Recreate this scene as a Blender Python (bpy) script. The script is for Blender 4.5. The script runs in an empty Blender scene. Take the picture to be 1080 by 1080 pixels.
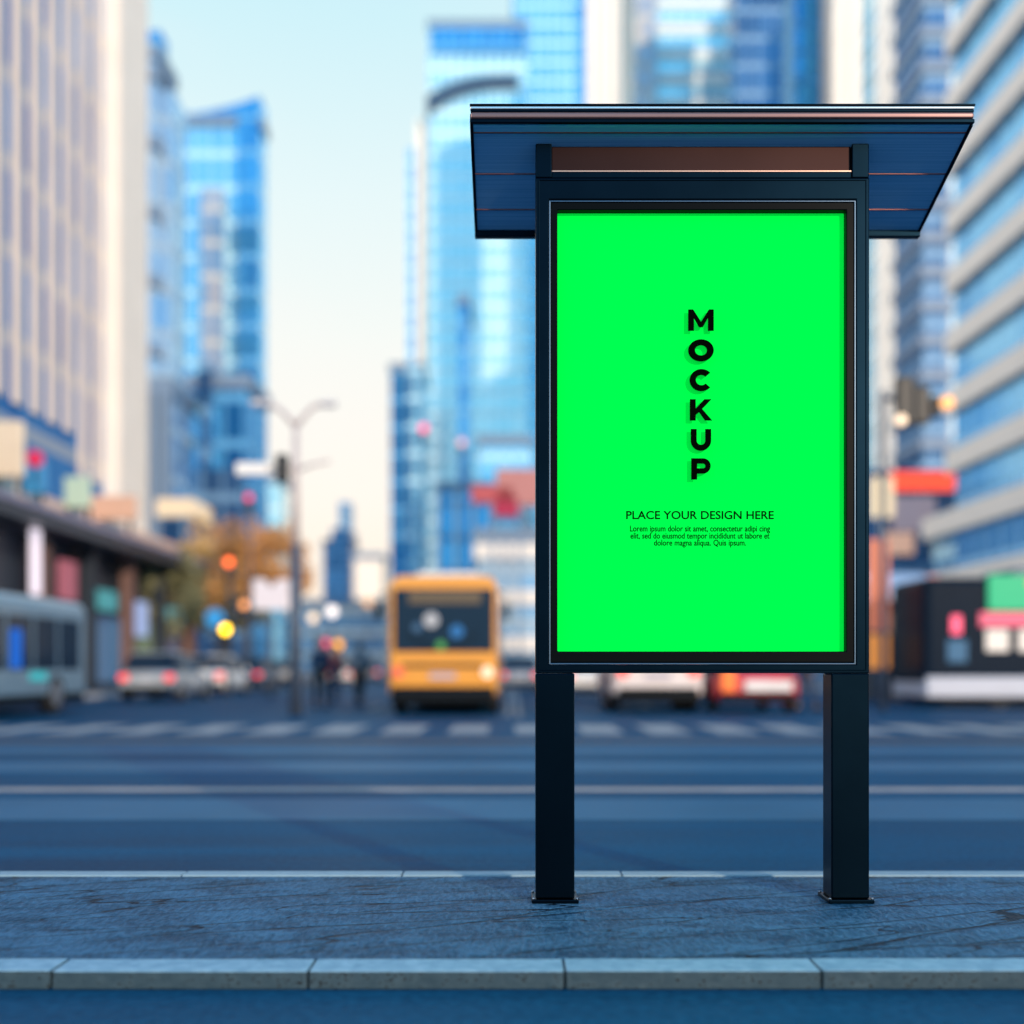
import bpy, bmesh, math, random
from mathutils import Vector, Matrix, Euler
R = math.radians
random.seed(7)
scene = bpy.context.scene
col = scene.collection
F = 1200.0            # focal length in photo pixels
HZ = 705.0            # horizon row in the photo
CAMZ = 1.0
def at(px, py, D):    # a point seen at (px, py) of the photo, D metres away
    return Vector(((px-540)/F*D, D, CAMZ+(HZ-py)/F*D))
def ax(px, D): return (px-540)/F*D
def az(py, D): return CAMZ+(HZ-py)/F*D

# ------------------------------------------------------------------ materials
def new_mat(name):
    m = bpy.data.materials.new(name); m.use_nodes = True
    return m, m.node_tree, m.node_tree.nodes['Principled BSDF']
MATS = {}
def mat(name, c, rough=0.5, metal=0.0, var=0.12, scale=3.0, bump=0.0, emit=None, es=0.0, coat=0.0, spec=0.5):
    if name in MATS: return MATS[name]
    m, nt, b = new_mat(name)
    n = nt.nodes.new('ShaderNodeTexNoise'); n.inputs['Scale'].default_value = scale; n.inputs['Detail'].default_value = 5
    tc = nt.nodes.new('ShaderNodeTexCoord'); nt.links.new(tc.outputs['Object'], n.inputs['Vector'])
    mx = nt.nodes.new('ShaderNodeMix'); mx.data_type = 'RGBA'
    nt.links.new(n.outputs['Fac'], mx.inputs['Factor'])
    lo = [x*(1-var) for x in c]; hi = [min(1, x*(1+var)) for x in c]
    mx.inputs['A'].default_value = (*lo, 1); mx.inputs['B'].default_value = (*hi, 1)
    nt.links.new(mx.outputs['Result'], b.inputs['Base Color'])
    b.inputs['Roughness'].default_value = rough; b.inputs['Metallic'].default_value = metal
    b.inputs['Coat Weight'].default_value = coat
    b.inputs['Specular IOR Level'].default_value = spec
    if emit:
        b.inputs['Emission Color'].default_value = (*emit, 1); b.inputs['Emission Strength'].default_value = es
    if bump > 0:
        bp = nt.nodes.new('ShaderNodeBump'); bp.inputs['Strength'].default_value = bump; bp.inputs['Distance'].default_value = 0.02
        n2 = nt.nodes.new('ShaderNodeTexNoise'); n2.inputs['Scale'].default_value = scale*8; n2.inputs['Detail'].default_value = 6
        nt.links.new(tc.outputs['Object'], n2.inputs['Vector'])
        nt.links.new(n2.outputs['Fac'], bp.inputs['Height']); nt.links.new(bp.outputs['Normal'], b.inputs['Normal'])
    MATS[name] = m
    return m
def lamp_mat(name, c, s):
    return mat(name, [x*.3 for x in c], 0.4, emit=c, es=s*.8, spec=.2)
def math_node(nt, op, a=None, b=None, c=None):
    n = nt.nodes.new('ShaderNodeMath'); n.operation = op
    for i, v in enumerate((a, b, c)):
        if v is None: continue
        if isinstance(v, (int, float)): n.inputs[i].default_value = v
        else: nt.links.new(v, n.inputs[i])
    return n.outputs[0]
def facade_mat(name, c1, c2, cw, ch, line, lw=0.12, metal=0.6, rough=0.12, lh=0.2, spec=0.5):
    """window panes cw x ch metres, each pane its own tint plus painted-in reflection patches, mullions between"""
    m, nt, b = new_mat(name); b.inputs['Specular IOR Level'].default_value = spec
    tc = nt.nodes.new('ShaderNodeTexCoord'); sp = nt.nodes.new('ShaderNodeSeparateXYZ')
    nt.links.new(tc.outputs['Object'], sp.inputs[0])
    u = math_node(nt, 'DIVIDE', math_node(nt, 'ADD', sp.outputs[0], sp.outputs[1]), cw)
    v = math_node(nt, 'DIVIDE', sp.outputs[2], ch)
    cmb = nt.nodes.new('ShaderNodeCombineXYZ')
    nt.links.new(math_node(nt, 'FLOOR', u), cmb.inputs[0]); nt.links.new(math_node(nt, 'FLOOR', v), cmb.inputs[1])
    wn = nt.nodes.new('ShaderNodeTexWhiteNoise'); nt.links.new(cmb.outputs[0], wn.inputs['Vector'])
    ns = nt.nodes.new('ShaderNodeTexNoise'); ns.inputs['Scale'].default_value = 0.09; ns.inputs['Detail'].default_value = 2  # coarse patches paint reflections of neighbouring buildings into the pane colour
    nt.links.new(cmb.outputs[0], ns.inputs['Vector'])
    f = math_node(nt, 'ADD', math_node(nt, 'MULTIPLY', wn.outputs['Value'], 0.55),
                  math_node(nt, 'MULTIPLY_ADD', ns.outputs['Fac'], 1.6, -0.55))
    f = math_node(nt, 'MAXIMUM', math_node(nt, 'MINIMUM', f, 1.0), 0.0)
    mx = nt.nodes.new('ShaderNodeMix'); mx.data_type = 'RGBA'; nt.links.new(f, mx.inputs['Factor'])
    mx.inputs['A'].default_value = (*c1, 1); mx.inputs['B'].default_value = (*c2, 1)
    lu = math_node(nt, 'LESS_THAN', math_node(nt, 'FRACT', u), lw)
    lv = math_node(nt, 'LESS_THAN', math_node(nt, 'FRACT', v), lh)
    l = math_node(nt, 'MAXIMUM', lu, lv)
    m2 = nt.nodes.new('ShaderNodeMix'); m2.data_type = 'RGBA'; nt.links.new(l, m2.inputs['Factor'])
    nt.links.new(mx.outputs['Result'], m2.inputs['A']); m2.inputs['B'].default_value = (*line, 1)
    nt.links.new(m2.outputs['Result'], b.inputs['Base Color'])
    nt.links.new(math_node(nt, 'MULTIPLY_ADD', l, -metal*0.7, metal), b.inputs['Metallic'])
    nt.links.new(math_node(nt, 'MULTIPLY_ADD', l, 0.4, rough), b.inputs['Roughness'])
    return m

# ------------------------------------------------------------------ mesh builder
class MB:
    def __init__(s): s.v = []; s.f = []; s.sm = []
    def poly(s, pts, faces, smooth=False):
        o = len(s.v); s.v += [tuple(p) for p in pts]
        for f in faces: s.f.append([o+i for i in f]); s.sm.append(smooth)
        return s
    def box(s, x0, x1, y0, y1, z0, z1):
        p = [(x0,y0,z0),(x1,y0,z0),(x1,y1,z0),(x0,y1,z0),(x0,y0,z1),(x1,y0,z1),(x1,y1,z1),(x0,y1,z1)]
        return s.poly(p, [(0,3,2,1),(4,5,6,7),(0,1,5,4),(1,2,6,5),(2,3,7,6),(3,0,4,7)])
    def tube(s, pts, rads, seg=12, cap=True, smooth=True):
        pts = [Vector(p) for p in pts]
        if isinstance(rads, (int, float)): rads = [rads]*len(pts)
        rings = []; o = len(s.v)
        ref = None
        for i, p in enumerate(pts):
            d = (pts[min(i+1, len(pts)-1)]-pts[max(i-1, 0)]).normalized()
            if ref is None:
                ref = Vector((0,0,1)) if abs(d.z) < .9 else Vector((1,0,0))
            a = d.cross(ref).normalized(); b = a.cross(d).normalized()
            for k in range(seg):
                t = 2*math.pi*k/seg
                s.v.append(tuple(p+rads[i]*(a*math.cos(t)+b*math.sin(t))))
        n = len(pts)
        for i in range(n-1):
            for k in range(seg):
                k2 = (k+1) % seg
                s.f.append([o+i*seg+k, o+i*seg+k2, o+(i+1)*seg+k2, o+(i+1)*seg+k]); s.sm.append(smooth)
        if cap:
            s.f.append([o+k for k in range(seg)][::-1]); s.sm.append(False)
            s.f.append([o+(n-1)*seg+k for k in range(seg)]); s.sm.append(False)
        return s
    def cyl(s, a, b, r, r2=None, seg=16): return s.tube([a, b], [r, r if r2 is None else r2], seg)
    def prism(s, outline, axis, a0, a1):
        """outline of (p, q) extruded along axis: 'y' -> (x,z), 'x' -> (y,z), 'z' -> (x,y)"""
        def pt(p, q, a):
            return (p, a, q) if axis == 'y' else ((a, p, q) if axis == 'x' else (p, q, a))
        n = len(outline)
        P = [pt(p, q, a0) for p, q in outline]+[pt(p, q, a1) for p, q in outline]
        return s.poly(P, [list(range(n))[::-1], list(range(n, 2*n))]+[(i, (i+1) % n, n+(i+1) % n, n+i) for i in range(n)])
    def sphere(s, c, r, seg=12, rings=8, sc=(1,1,1)):
        o = len(s.v); c = Vector(c)
        for i in range(rings+1):
            ph = math.pi*i/rings
            for k in range(seg):
                t = 2*math.pi*k/seg
                s.v.append((c.x+r*sc[0]*math.sin(ph)*math.cos(t), c.y+r*sc[1]*math.sin(ph)*math.sin(t), c.z+r*sc[2]*math.cos(ph)))
        for i in range(rings):
            for k in range(seg):
                k2 = (k+1) % seg
                s.f.append([o+i*seg+k, o+(i+1)*seg+k, o+(i+1)*seg+k2, o+i*seg+k2]); s.sm.append(True)
        return s
    def loft(s, secs, smooth=True):
        o = len(s.v); n = len(secs[0])
        for sec in secs: s.v += [tuple(p) for p in sec]
        for i in range(len(secs)-1):
            for k in range(n):
                k2 = (k+1) % n
                s.f.append([o+i*n+k, o+i*n+k2, o+(i+1)*n+k2, o+(i+1)*n+k]); s.sm.append(smooth)
        s.f.append([o+k for k in range(n)][::-1]); s.sm.append(False)
        e = o+(len(secs)-1)*n
        s.f.append([e+k for k in range(n)]); s.sm.append(False)
        return s
    def build(s, name, m, parent=None, bevel=0.0, bseg=2, loc=(0,0,0)):
        me = bpy.data.meshes.new(name); me.from_pydata(s.v, [], s.f)
        for p, sm in zip(me.polygons, s.sm): p.use_smooth = sm
        me.materials.append(m)
        bm = bmesh.new(); bm.from_mesh(me); bmesh.ops.remove_doubles(bm, verts=bm.verts, dist=1e-6)
        bmesh.ops.recalc_face_normals(bm, faces=bm.faces); bm.to_mesh(me); bm.free()
        o = bpy.data.objects.new(name, me); col.objects.link(o); o.location = loc
        if parent: o.parent = parent
        if bevel > 0:
            b = o.modifiers.new('bevel', 'BEVEL'); b.width = bevel; b.segments = bseg; b.limit_method = 'ANGLE'
            b.harden_normals = False
        return o
def tag(o, label, cat, group=None):
    o['label'] = label; o['category'] = cat
    if group: o['group'] = group
    return o
def empty(name, loc, label, cat, group=None, rz=0):
    o = bpy.data.objects.new(name, None); col.objects.link(o); o.location = loc; o.rotation_euler = (0,0,rz)
    o.empty_display_size = 0.3
    return tag(o, label, cat, group)
def struct(name, mb, m, **k):
    o = mb.build(name, m, **k); o['kind'] = 'structure'; return o
def copy_tree(o, parent=None):
    c = o.copy(); col.objects.link(c)
    if parent: c.parent = parent
    for ch in list(o.children): copy_tree(ch, c)
    return c

# ------------------------------------------------------------------ world, sun, camera
world = bpy.data.worlds.new('World'); scene.world = world; world.use_nodes = True
nt = world.node_tree; bg = nt.nodes['Background']
SUN_DIR = Vector((0.47, -0.84, 0.27)).normalized()
sun_el = math.asin(SUN_DIR.z); sun_az = math.atan2(SUN_DIR.x, SUN_DIR.y)
sky = nt.nodes.new('ShaderNodeTexSky'); sky.sky_type = 'NISHITA'; sky.sun_disc = False
sky.sun_elevation = sun_el; sky.sun_rotation = sun_az; sky.air_density = 1.2; sky.dust_density = 1.5
tc = nt.nodes.new('ShaderNodeTexCoord'); sp = nt.nodes.new('ShaderNodeSeparateXYZ')
nt.links.new(tc.outputs['Generated'], sp.inputs[0])
def ramp(stops):
    r = nt.nodes.new('ShaderNodeValToRGB'); e = r.color_ramp.elements
    e[0].position = stops[0][0]; e[0].color = (*stops[0][1], 1)
    e[1].position = stops[1][0]; e[1].color = (*stops[1][1], 1)
    for p, c in stops[2:]:
        k = e.new(p); k.color = (*c, 1)
    return r
front = ramp([(0.0, (.92,.72,.56)), (0.15, (.88,.80,.71)), (0.27, (.81,.82,.77)), (0.38, (.70,.81,.81)), (0.5, (.54,.77,.82)), (0.75, (.06,.46,.92))])
rear = ramp([(0.0, (.50,.80,.96)), (0.12, (.32,.74,.98)), (0.45, (.10,.58,1.0)), (1.0, (.02,.42,.98))])
nt.links.new(sp.outputs[2], front.inputs[0]); nt.links.new(sp.outputs[2], rear.inputs[0])
ns = nt.nodes.new('ShaderNodeTexNoise'); ns.inputs['Scale'].default_value = 2.5; ns.inputs['Detail'].default_value = 4
mp = nt.nodes.new('ShaderNodeMapping'); mp.inputs['Scale'].default_value = (1,1,2.6); mp.inputs['Rotation'].default_value = (0.3,0.5,0)
nt.links.new(tc.outputs['Generated'], mp.inputs[0]); nt.links.new(mp.outputs[0], ns.inputs['Vector'])
cl = nt.nodes.new('ShaderNodeMix'); cl.data_type = 'RGBA'
nt.links.new(math_node(nt, 'MULTIPLY', math_node(nt, 'SUBTRACT', ns.outputs['Fac'], 0.42), 0.9), cl.inputs['Factor'])
nt.links.new(front.outputs[0], cl.inputs['A']); cl.inputs['B'].default_value = (.90,.81,.78,1)
mr = nt.nodes.new('ShaderNodeMapRange'); mr.interpolation_type = 'SMOOTHSTEP'
mr.inputs['From Min'].default_value = -0.35; mr.inputs['From Max'].default_value = 0.6
nt.links.new(sp.outputs[1], mr.inputs['Value'])
fr = nt.nodes.new('ShaderNodeMix'); fr.data_type = 'RGBA'; nt.links.new(mr.outputs[0], fr.inputs['Factor'])
nt.links.new(rear.outputs[0], fr.inputs['A']); nt.links.new(cl.outputs['Result'], fr.inputs['B'])
sc_ = nt.nodes.new('ShaderNodeVectorMath'); sc_.operation = 'SCALE'; sc_.inputs['Scale'].default_value = 9.2
nt.links.new(fr.outputs['Result'], sc_.inputs[0])
add = nt.nodes.new('ShaderNodeMix'); add.data_type = 'RGBA'; add.inputs['Factor'].default_value = 0.9
gl = nt.nodes.new('ShaderNodeMapRange'); gl.interpolation_type = 'SMOOTHSTEP'  # glow added to the unseen left sky, fills walls facing left
gl.inputs['From Min'].default_value = .35; gl.inputs['From Max'].default_value = 1.0
nt.links.new(math_node(nt, 'MULTIPLY', sp.outputs[0], -1.0), gl.inputs['Value'])
glm = nt.nodes.new('ShaderNodeMix'); glm.data_type = 'RGBA'
nt.links.new(gl.outputs[0], glm.inputs['Factor']); nt.links.new(sc_.outputs[0], glm.inputs['A']); glm.inputs['B'].default_value = (26, 22.5, 18.5, 1)
nt.links.new(sky.outputs[0], add.inputs['A']); nt.links.new(glm.outputs['Result'], add.inputs['B'])
nt.links.new(add.outputs['Result'], bg.inputs['Color']); bg.inputs['Strength'].default_value = 0.11

sd = bpy.data.lights.new('sun', 'SUN'); sd.energy = 3.2; sd.angle = R(1.5); sd.color = (1.0, .77, .55)
so = bpy.data.objects.new('sun', sd); col.objects.link(so)
so.rotation_euler = (-SUN_DIR).to_track_quat('-Z', 'Y').to_euler(); so.location = (6, -10, 8)

cd = bpy.data.cameras.new('camera'); cam = bpy.data.objects.new('camera', cd); col.objects.link(cam)
cam.location = (0, 0, CAMZ); cam.rotation_euler = (R(90), 0, 0)
cd.sensor_width = 36; cd.lens = 36*F/1080; cd.shift_y = (HZ-540)/1080
cd.clip_start = 0.05; cd.clip_end = 5000
cd.dof.use_dof = True; cd.dof.focus_distance = F/266; cd.dof.aperture_fstop = (cd.lens/1000)/0.067
scene.camera = cam
scene.view_settings.view_transform = 'Standard'; scene.view_settings.look = 'None'
scene.view_settings.exposure = 0.3; scene.view_settings.gamma = 1
scene.cycles.use_denoising = True
scene.cycles.max_bounces = 6; scene.cycles.sample_clamp_indirect = 5
scene.cycles.caustics_reflective = False; scene.cycles.caustics_refractive = False

# ------------------------------------------------------------------ ground
def ground_mat(name, c1, c2, rough, stretch, bump, kind='asphalt'):
    m, nt, b = new_mat(name)
    tc = nt.nodes.new('ShaderNodeTexCoord')
    mp = nt.nodes.new('ShaderNodeMapping'); mp.inputs['Scale'].default_value = stretch
    nt.links.new(tc.outputs['Object'], mp.inputs[0])
    n = nt.nodes.new('ShaderNodeTexNoise'); n.inputs['Scale'].default_value = 1.0; n.inputs['Detail'].default_value = 8; n.inputs['Roughness'].default_value = .62
    nt.links.new(mp.outputs[0], n.inputs['Vector'])
    cr = nt.nodes.new('ShaderNodeValToRGB'); cr.color_ramp.elements[0].position = .3; cr.color_ramp.elements[1].position = .7
    cr.color_ramp.elements[0].color = (*c1, 1); cr.color_ramp.elements[1].color = (*c2, 1)
    g = nt.nodes.new('ShaderNodeTexNoise'); g.inputs['Scale'].default_value = 30; g.inputs['Detail'].default_value = 5
    gm = nt.nodes.new('ShaderNodeMapping'); gm.inputs['Scale'].default_value = (1.0,.7,1)
    nt.links.new(tc.outputs['Object'], gm.inputs[0]); nt.links.new(gm.outputs[0], g.inputs['Vector'])
    nt.links.new(math_node(nt, 'MULTIPLY_ADD', math_node(nt, 'SUBTRACT', g.outputs['Fac'], .5), .55, n.outputs['Fac']), cr.inputs[0]); nt.links.new(cr.outputs[0], b.inputs['Base Color'])
    h = math_node(nt, 'MULTIPLY_ADD', n.outputs['Fac'], 2.0, math_node(nt, 'MULTIPLY', g.outputs['Fac'], 0.5))
    bp = nt.nodes.new('ShaderNodeBump'); bp.inputs['Strength'].default_value = bump; bp.inputs['Distance'].default_value = .02
    nt.links.new(h, bp.inputs['Height']); nt.links.new(bp.outputs[0], b.inputs['Normal'])
    nt.links.new(math_node(nt, 'MULTIPLY_ADD', n.outputs['Fac'], .3, rough-.15), b.inputs['Roughness']); b.inputs['Specular IOR Level'].default_value = .05
    return m
M_road = ground_mat('asphalt', (.002,.034,.082), (.007,.080,.168), .55, (.16, 1.5, 1), .25)
M_ground = mat('far_ground', (.07,.09,.12), .8, var=.3, scale=.2)
g = MB(); g.poly([(-2500,-60,-.03),(2500,-60,-.03),(2500,3500,-.03),(-2500,3500,-.03)], [(0,1,2,3)])
struct('ground', g, M_ground)
r = MB(); r.poly([(-90,-12,0),(90,-12,0),(90,24,0),(90,24,0),(14.5,24,0),(14.5,400,0),(-14.5,400,0),(-14.5,24,0),(-90,24,0)], [(0,1,2,4,5,6,7,8)])
struct('road', r, M_road)
M_line = mat('worn_road_paint', (.27,.26,.27), .6, var=.45, scale=2.5)
M_linew = mat('white_road_paint', (.26,.27,.29), .6, var=.5, scale=2)
l = MB()
l.box(-60, 60, 9.25, 9.50, .002, .006)
struct('road_marking', l, M_line)
M_band = mat('pale_road_band', (.018,.10,.19), .5, var=.3, scale=.8, spec=.14)  # paler, slightly glossier bands across the road
l = MB()
l.box(-60, 60, 7.5, 8.7, .0005, .003); l.box(-60, 60, 11.0, 12.2, .0005, .003); l.box(-60, 60, 13.3, 14.4, .0005, .003)
struct('road_pale_strip', l, M_band)
l = MB(); x = -13.6
while x < 13.6:
    w = .62
    l.box(x, x+w, 17.5, 19.9, .002, .007); x += 1.05
struct('zebra_crossing', l, M_linew)
l = MB(); l.box(-60, 60, 15.4, 15.75, .001, .006)
struct('drain_channel', l, mat('rusty_channel', (.10,.075,.06), .6, var=.3))
l = MB()
for k in range(12): l.box(-3.6, -3.45, 28+9*k, 31+9*k, .002, .007)
for k in range(12): l.box(3.45, 3.6, 28+9*k, 31+9*k, .002, .007)
l.box(-.15, -.03, 24, 150, .002, .007); l.box(.03+.06, .21, 24, 150, .002, .007)
struct('lane_line', l, M_linew)
M_pav = ground_mat('far_paving', (.08,.13,.19), (.15,.20,.27), .6, (.6,.6,1), .2)
for s_ in (-1, 1):
    p = MB(); xs = sorted((s_*14.3, s_*90)); p.box(xs[0], xs[1], 23.8, 400, 0, .13); struct('pavement', p, M_pav)
    k = MB(); xs = sorted((s_*14.0, s_*14.3)); k.box(xs[0], xs[1], 23.5, 400, 0, .15)
    xs = sorted((s_*14.3, s_*90)); k.box(xs[0], xs[1], 23.5, 23.797, 0, .15)
    struct('kerb', k, mat('far_kerb_stone', (.42,.42,.43), .7))

# island with the sign: slate pavement between two rows of kerb stones
KZ = .06
def slate():
    m, nt, b = new_mat('cleft_slate_paving')
    tc = nt.nodes.new('ShaderNodeTexCoord')
    rot = nt.nodes.new('ShaderNodeMapping'); rot.inputs['Rotation'].default_value = (0,0,R(10)); rot.inputs['Scale'].default_value = (1.6, 4, 1)
    nt.links.new(tc.outputs['Object'], rot.inputs[0])
    wob = nt.nodes.new('ShaderNodeTexNoise'); wob.inputs['Scale'].default_value = 1.1; wob.inputs['Detail'].default_value = 4
    nt.links.new(rot.outputs[0], wob.inputs['Vector'])
    n = nt.nodes.new('ShaderNodeTexNoise'); n.inputs['Scale'].default_value = 1.6; n.inputs['Detail'].default_value = 9; n.inputs['Roughness'].default_value = .6
    nt.links.new(rot.outputs[0], n.inputs['Vector'])
    # cleft cracks: edges of long warped cells, kept only in places
    rot2 = nt.nodes.new('ShaderNodeMapping'); rot2.inputs['Rotation'].default_value = (0,0,R(-20)); rot2.inputs['Scale'].default_value = (.60, 4.2, 1)
    rr = nt.nodes.new('ShaderNodeVectorRotate'); rr.rotation_type = 'Z_AXIS'; rr.inputs['Angle'].default_value = R(-19)
    nt.links.new(tc.outputs['Object'], rr.inputs['Vector']); nt.links.new(rr.outputs[0], rot2.inputs[0]); rot2.inputs['Rotation'].default_value = (0,0,0)
    wv = nt.nodes.new('ShaderNodeVectorMath'); wv.operation = 'MULTIPLY_ADD'
    wn_ = nt.nodes.new('ShaderNodeTexNoise'); wn_.inputs['Scale'].default_value = 2.2; wn_.inputs['Detail'].default_value = 6
    nt.links.new(rot2.outputs[0], wn_.inputs['Vector']); nt.links.new(wn_.outputs['Color'], wv.inputs[0])
    wv.inputs[1].default_value = (.45,.25,0); nt.links.new(rot2.outputs[0], wv.inputs[2])
    c = nt.nodes.new('ShaderNodeTexVoronoi'); c.feature = 'DISTANCE_TO_EDGE'; c.inputs['Scale'].default_value = 1.25
    nt.links.new(wv.outputs[0], c.inputs['Vector'])
    d = c.outputs['Distance']
    keep = nt.nodes.new('ShaderNodeTexNoise'); keep.inputs['Scale'].default_value = 2.4; keep.inputs['Detail'].default_value = 3
    nt.links.new(tc.outputs['Object'], keep.inputs['Vector'])
    thr = math_node(nt, 'MULTIPLY', math_node(nt, 'MAXIMUM', math_node(nt, 'SUBTRACT', keep.outputs['Fac'], .38), 0.0), .10)
    thr = math_node(nt, 'MINIMUM', thr, .016)
    crack = math_node(nt, 'LESS_THAN', d, thr)
    soft = nt.nodes.new('ShaderNodeMapRange'); soft.inputs['From Min'].default_value = 0; soft.inputs['From Max'].default_value = .03
    nt.links.new(math_node(nt, 'SUBTRACT', d, thr), soft.inputs['Value'])
    cr = nt.nodes.new('ShaderNodeValToRGB'); e = cr.color_ramp.elements
    e[0].position = .3; e[0].color = (.006,.046,.098,1); e[1].position = .7; e[1].color = (.050,.150,.265,1)
    g = nt.nodes.new('ShaderNodeTexNoise'); g.inputs['Scale'].default_value = 45; g.inputs['Detail'].default_value = 5
    nt.links.new(math_node(nt, 'MULTIPLY_ADD', math_node(nt, 'SUBTRACT', g.outputs['Fac'], .5), .9, n.outputs['Fac']), cr.inputs[0])
    mx = nt.nodes.new('ShaderNodeMix'); mx.data_type = 'RGBA'; nt.links.new(crack, mx.inputs['Factor'])
    nt.links.new(cr.outputs[0], mx.inputs['A']); mx.inputs['B'].default_value = (.002,.012,.028,1)
    nt.links.new(mx.outputs['Result'], b.inputs['Base Color'])
    gm = nt.nodes.new('ShaderNodeMapping'); gm.inputs['Scale'].default_value = (1.5,.55,1)
    nt.links.new(tc.outputs['Object'], gm.inputs[0]); nt.links.new(gm.outputs[0], g.inputs['Vector'])
    h = math_node(nt, 'ADD', math_node(nt, 'MULTIPLY', n.outputs['Fac'], 1.0), math_node(nt, 'MULTIPLY', g.outputs['Fac'], .9))
    h = math_node(nt, 'ADD', h, math_node(nt, 'MULTIPLY', soft.outputs[0], .6))
    bp = nt.nodes.new('ShaderNodeBump'); bp.inputs['Strength'].default_value = 1.0; bp.inputs['Distance'].default_value = .02
    nt.links.new(h, bp.inputs['Height']); nt.links.new(bp.outputs[0], b.inputs['Normal'])
    nt.links.new(math_node(nt, 'MULTIPLY_ADD', n.outputs['Fac'], .35, .30), b.inputs['Roughness']); b.inputs['Specular IOR Level'].default_value = .10
    return m
Y0, Y1 = 3.54, 5.26
p = MB(); p.box(-40, 40, Y0+.152, Y1-.102, 0, KZ-.004)
struct('pavement', p, slate())
def granite():
    m, nt, b = new_mat('speckled_granite')
    tc = nt.nodes.new('ShaderNodeTexCoord')
    v = nt.nodes.new('ShaderNodeTexVoronoi'); v.inputs['Scale'].default_value = 95
    mpp = nt.nodes.new('ShaderNodeMapping'); mpp.inputs['Scale'].default_value = (.6,1,1)
    nt.links.new(tc.outputs['Object'], mpp.inputs[0]); nt.links.new(mpp.outputs[0], v.inputs['Vector'])
    n = nt.nodes.new('ShaderNodeTexNoise'); n.inputs['Scale'].default_value = 25; n.inputs['Detail'].default_value = 6
    nt.links.new(tc.outputs['Object'], n.inputs['Vector'])
    pit = math_node(nt, 'MULTIPLY', math_node(nt, 'LESS_THAN', v.outputs['Distance'], .30), math_node(nt, 'GREATER_THAN', n.outputs['Fac'], .50))
    cr = nt.nodes.new('ShaderNodeValToRGB'); e = cr.color_ramp.elements
    e[0].position = .3; e[0].color = (.14,.27,.38,1); e[1].position = .7; e[1].color = (.24,.40,.52,1)
    nt.links.new(n.outputs['Fac'], cr.inputs[0])
    mx = nt.nodes.new('ShaderNodeMix'); mx.data_type = 'RGBA'; nt.links.new(pit, mx.inputs['Factor'])
    nt.links.new(cr.outputs[0], mx.inputs['A']); mx.inputs['B'].default_value = (.05,.06,.07,1)
    # upward faces stay pale, all other faces are darkened and speckled
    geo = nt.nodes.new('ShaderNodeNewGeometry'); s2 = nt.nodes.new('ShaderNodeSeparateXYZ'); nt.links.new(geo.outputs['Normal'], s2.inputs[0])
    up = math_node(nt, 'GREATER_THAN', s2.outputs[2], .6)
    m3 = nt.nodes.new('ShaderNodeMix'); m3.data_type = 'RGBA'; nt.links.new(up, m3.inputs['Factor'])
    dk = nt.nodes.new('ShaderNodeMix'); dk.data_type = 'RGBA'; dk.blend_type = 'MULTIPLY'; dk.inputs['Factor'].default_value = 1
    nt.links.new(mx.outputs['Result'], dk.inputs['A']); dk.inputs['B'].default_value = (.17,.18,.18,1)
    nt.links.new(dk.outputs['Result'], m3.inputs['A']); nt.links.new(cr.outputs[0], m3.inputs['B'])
    nt.links.new(m3.outputs['Result'], b.inputs['Base Color']); b.inputs['Roughness'].default_value = .6; b.inputs['Specular IOR Level'].default_value = .2
    bp = nt.nodes.new('ShaderNodeBump'); bp.inputs['Strength'].default_value = .5; bp.inputs['Distance'].default_value = .01
    nt.links.new(math_node(nt, 'SUBTRACT', n.outputs['Fac'], pit), bp.inputs['Height']); nt.links.new(bp.outputs[0], b.inputs['Normal'])
    return m
M_gran = granite()
k = MB(); x = .165-.80*16 - .0
for i in range(34):
    k.box(x+.003, x+.80-.003, Y0, Y0+.15, 0, KZ+random.uniform(-.0015,.0015)); x += .80
struct('kerb', k, M_gran, bevel=.006, bseg=3)
k = MB(); x = -.5-1.0*14
for i in range(30):
    k.box(x+.003, x+1.0-.003, Y1-.10, Y1, 0, KZ+.004+random.uniform(-.001,.001)); x += 1.0
struct('kerb', k, mat('pale_kerb_stone', (.19,.30,.38), .5, scale=12, bump=.3), bevel=.006, bseg=3)

# ------------------------------------------------------------------ the advertising sign
SP = 262.0; DP = F/SP           # front plane of the sign
def sx(px): return (px-540)/SP
def sz(py): return CAMZ+(HZ-py)/SP
M_met = mat('navy_black_metal', (.0022,.0075,.0145), .32, 1.0, var=.25, scale=5)
M_bead = mat('polished_edge_metal', (.13,.18,.24), .25, 1.0, var=.1, scale=4)
M_bez = mat('black_bezel', (.001,.002,.003), .3, spec=.05)
ROOT = empty('advertising_sign', (sx(741), DP+.065, KZ), 'tall navy black advertising sign with green poster under a flat roof, standing on slate pavement', 'advertising sign')
ox, oy, oz = ROOT.location
def L(mb_fn): return mb_fn
class SB(MB):  # builder in world coordinates, stored relative to the sign
    def build(s, *a, off=(0,0,0), **k):
        s.v = [(x-ox, y-oy, z-oz) for x, y, z in s.v]
        return MB.build(s, *a, **k)
FX0, FX1 = sx(565), sx(917)
FZ0, FZ1 = sz(710), sz(187)
DPB = DP+.13
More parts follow.
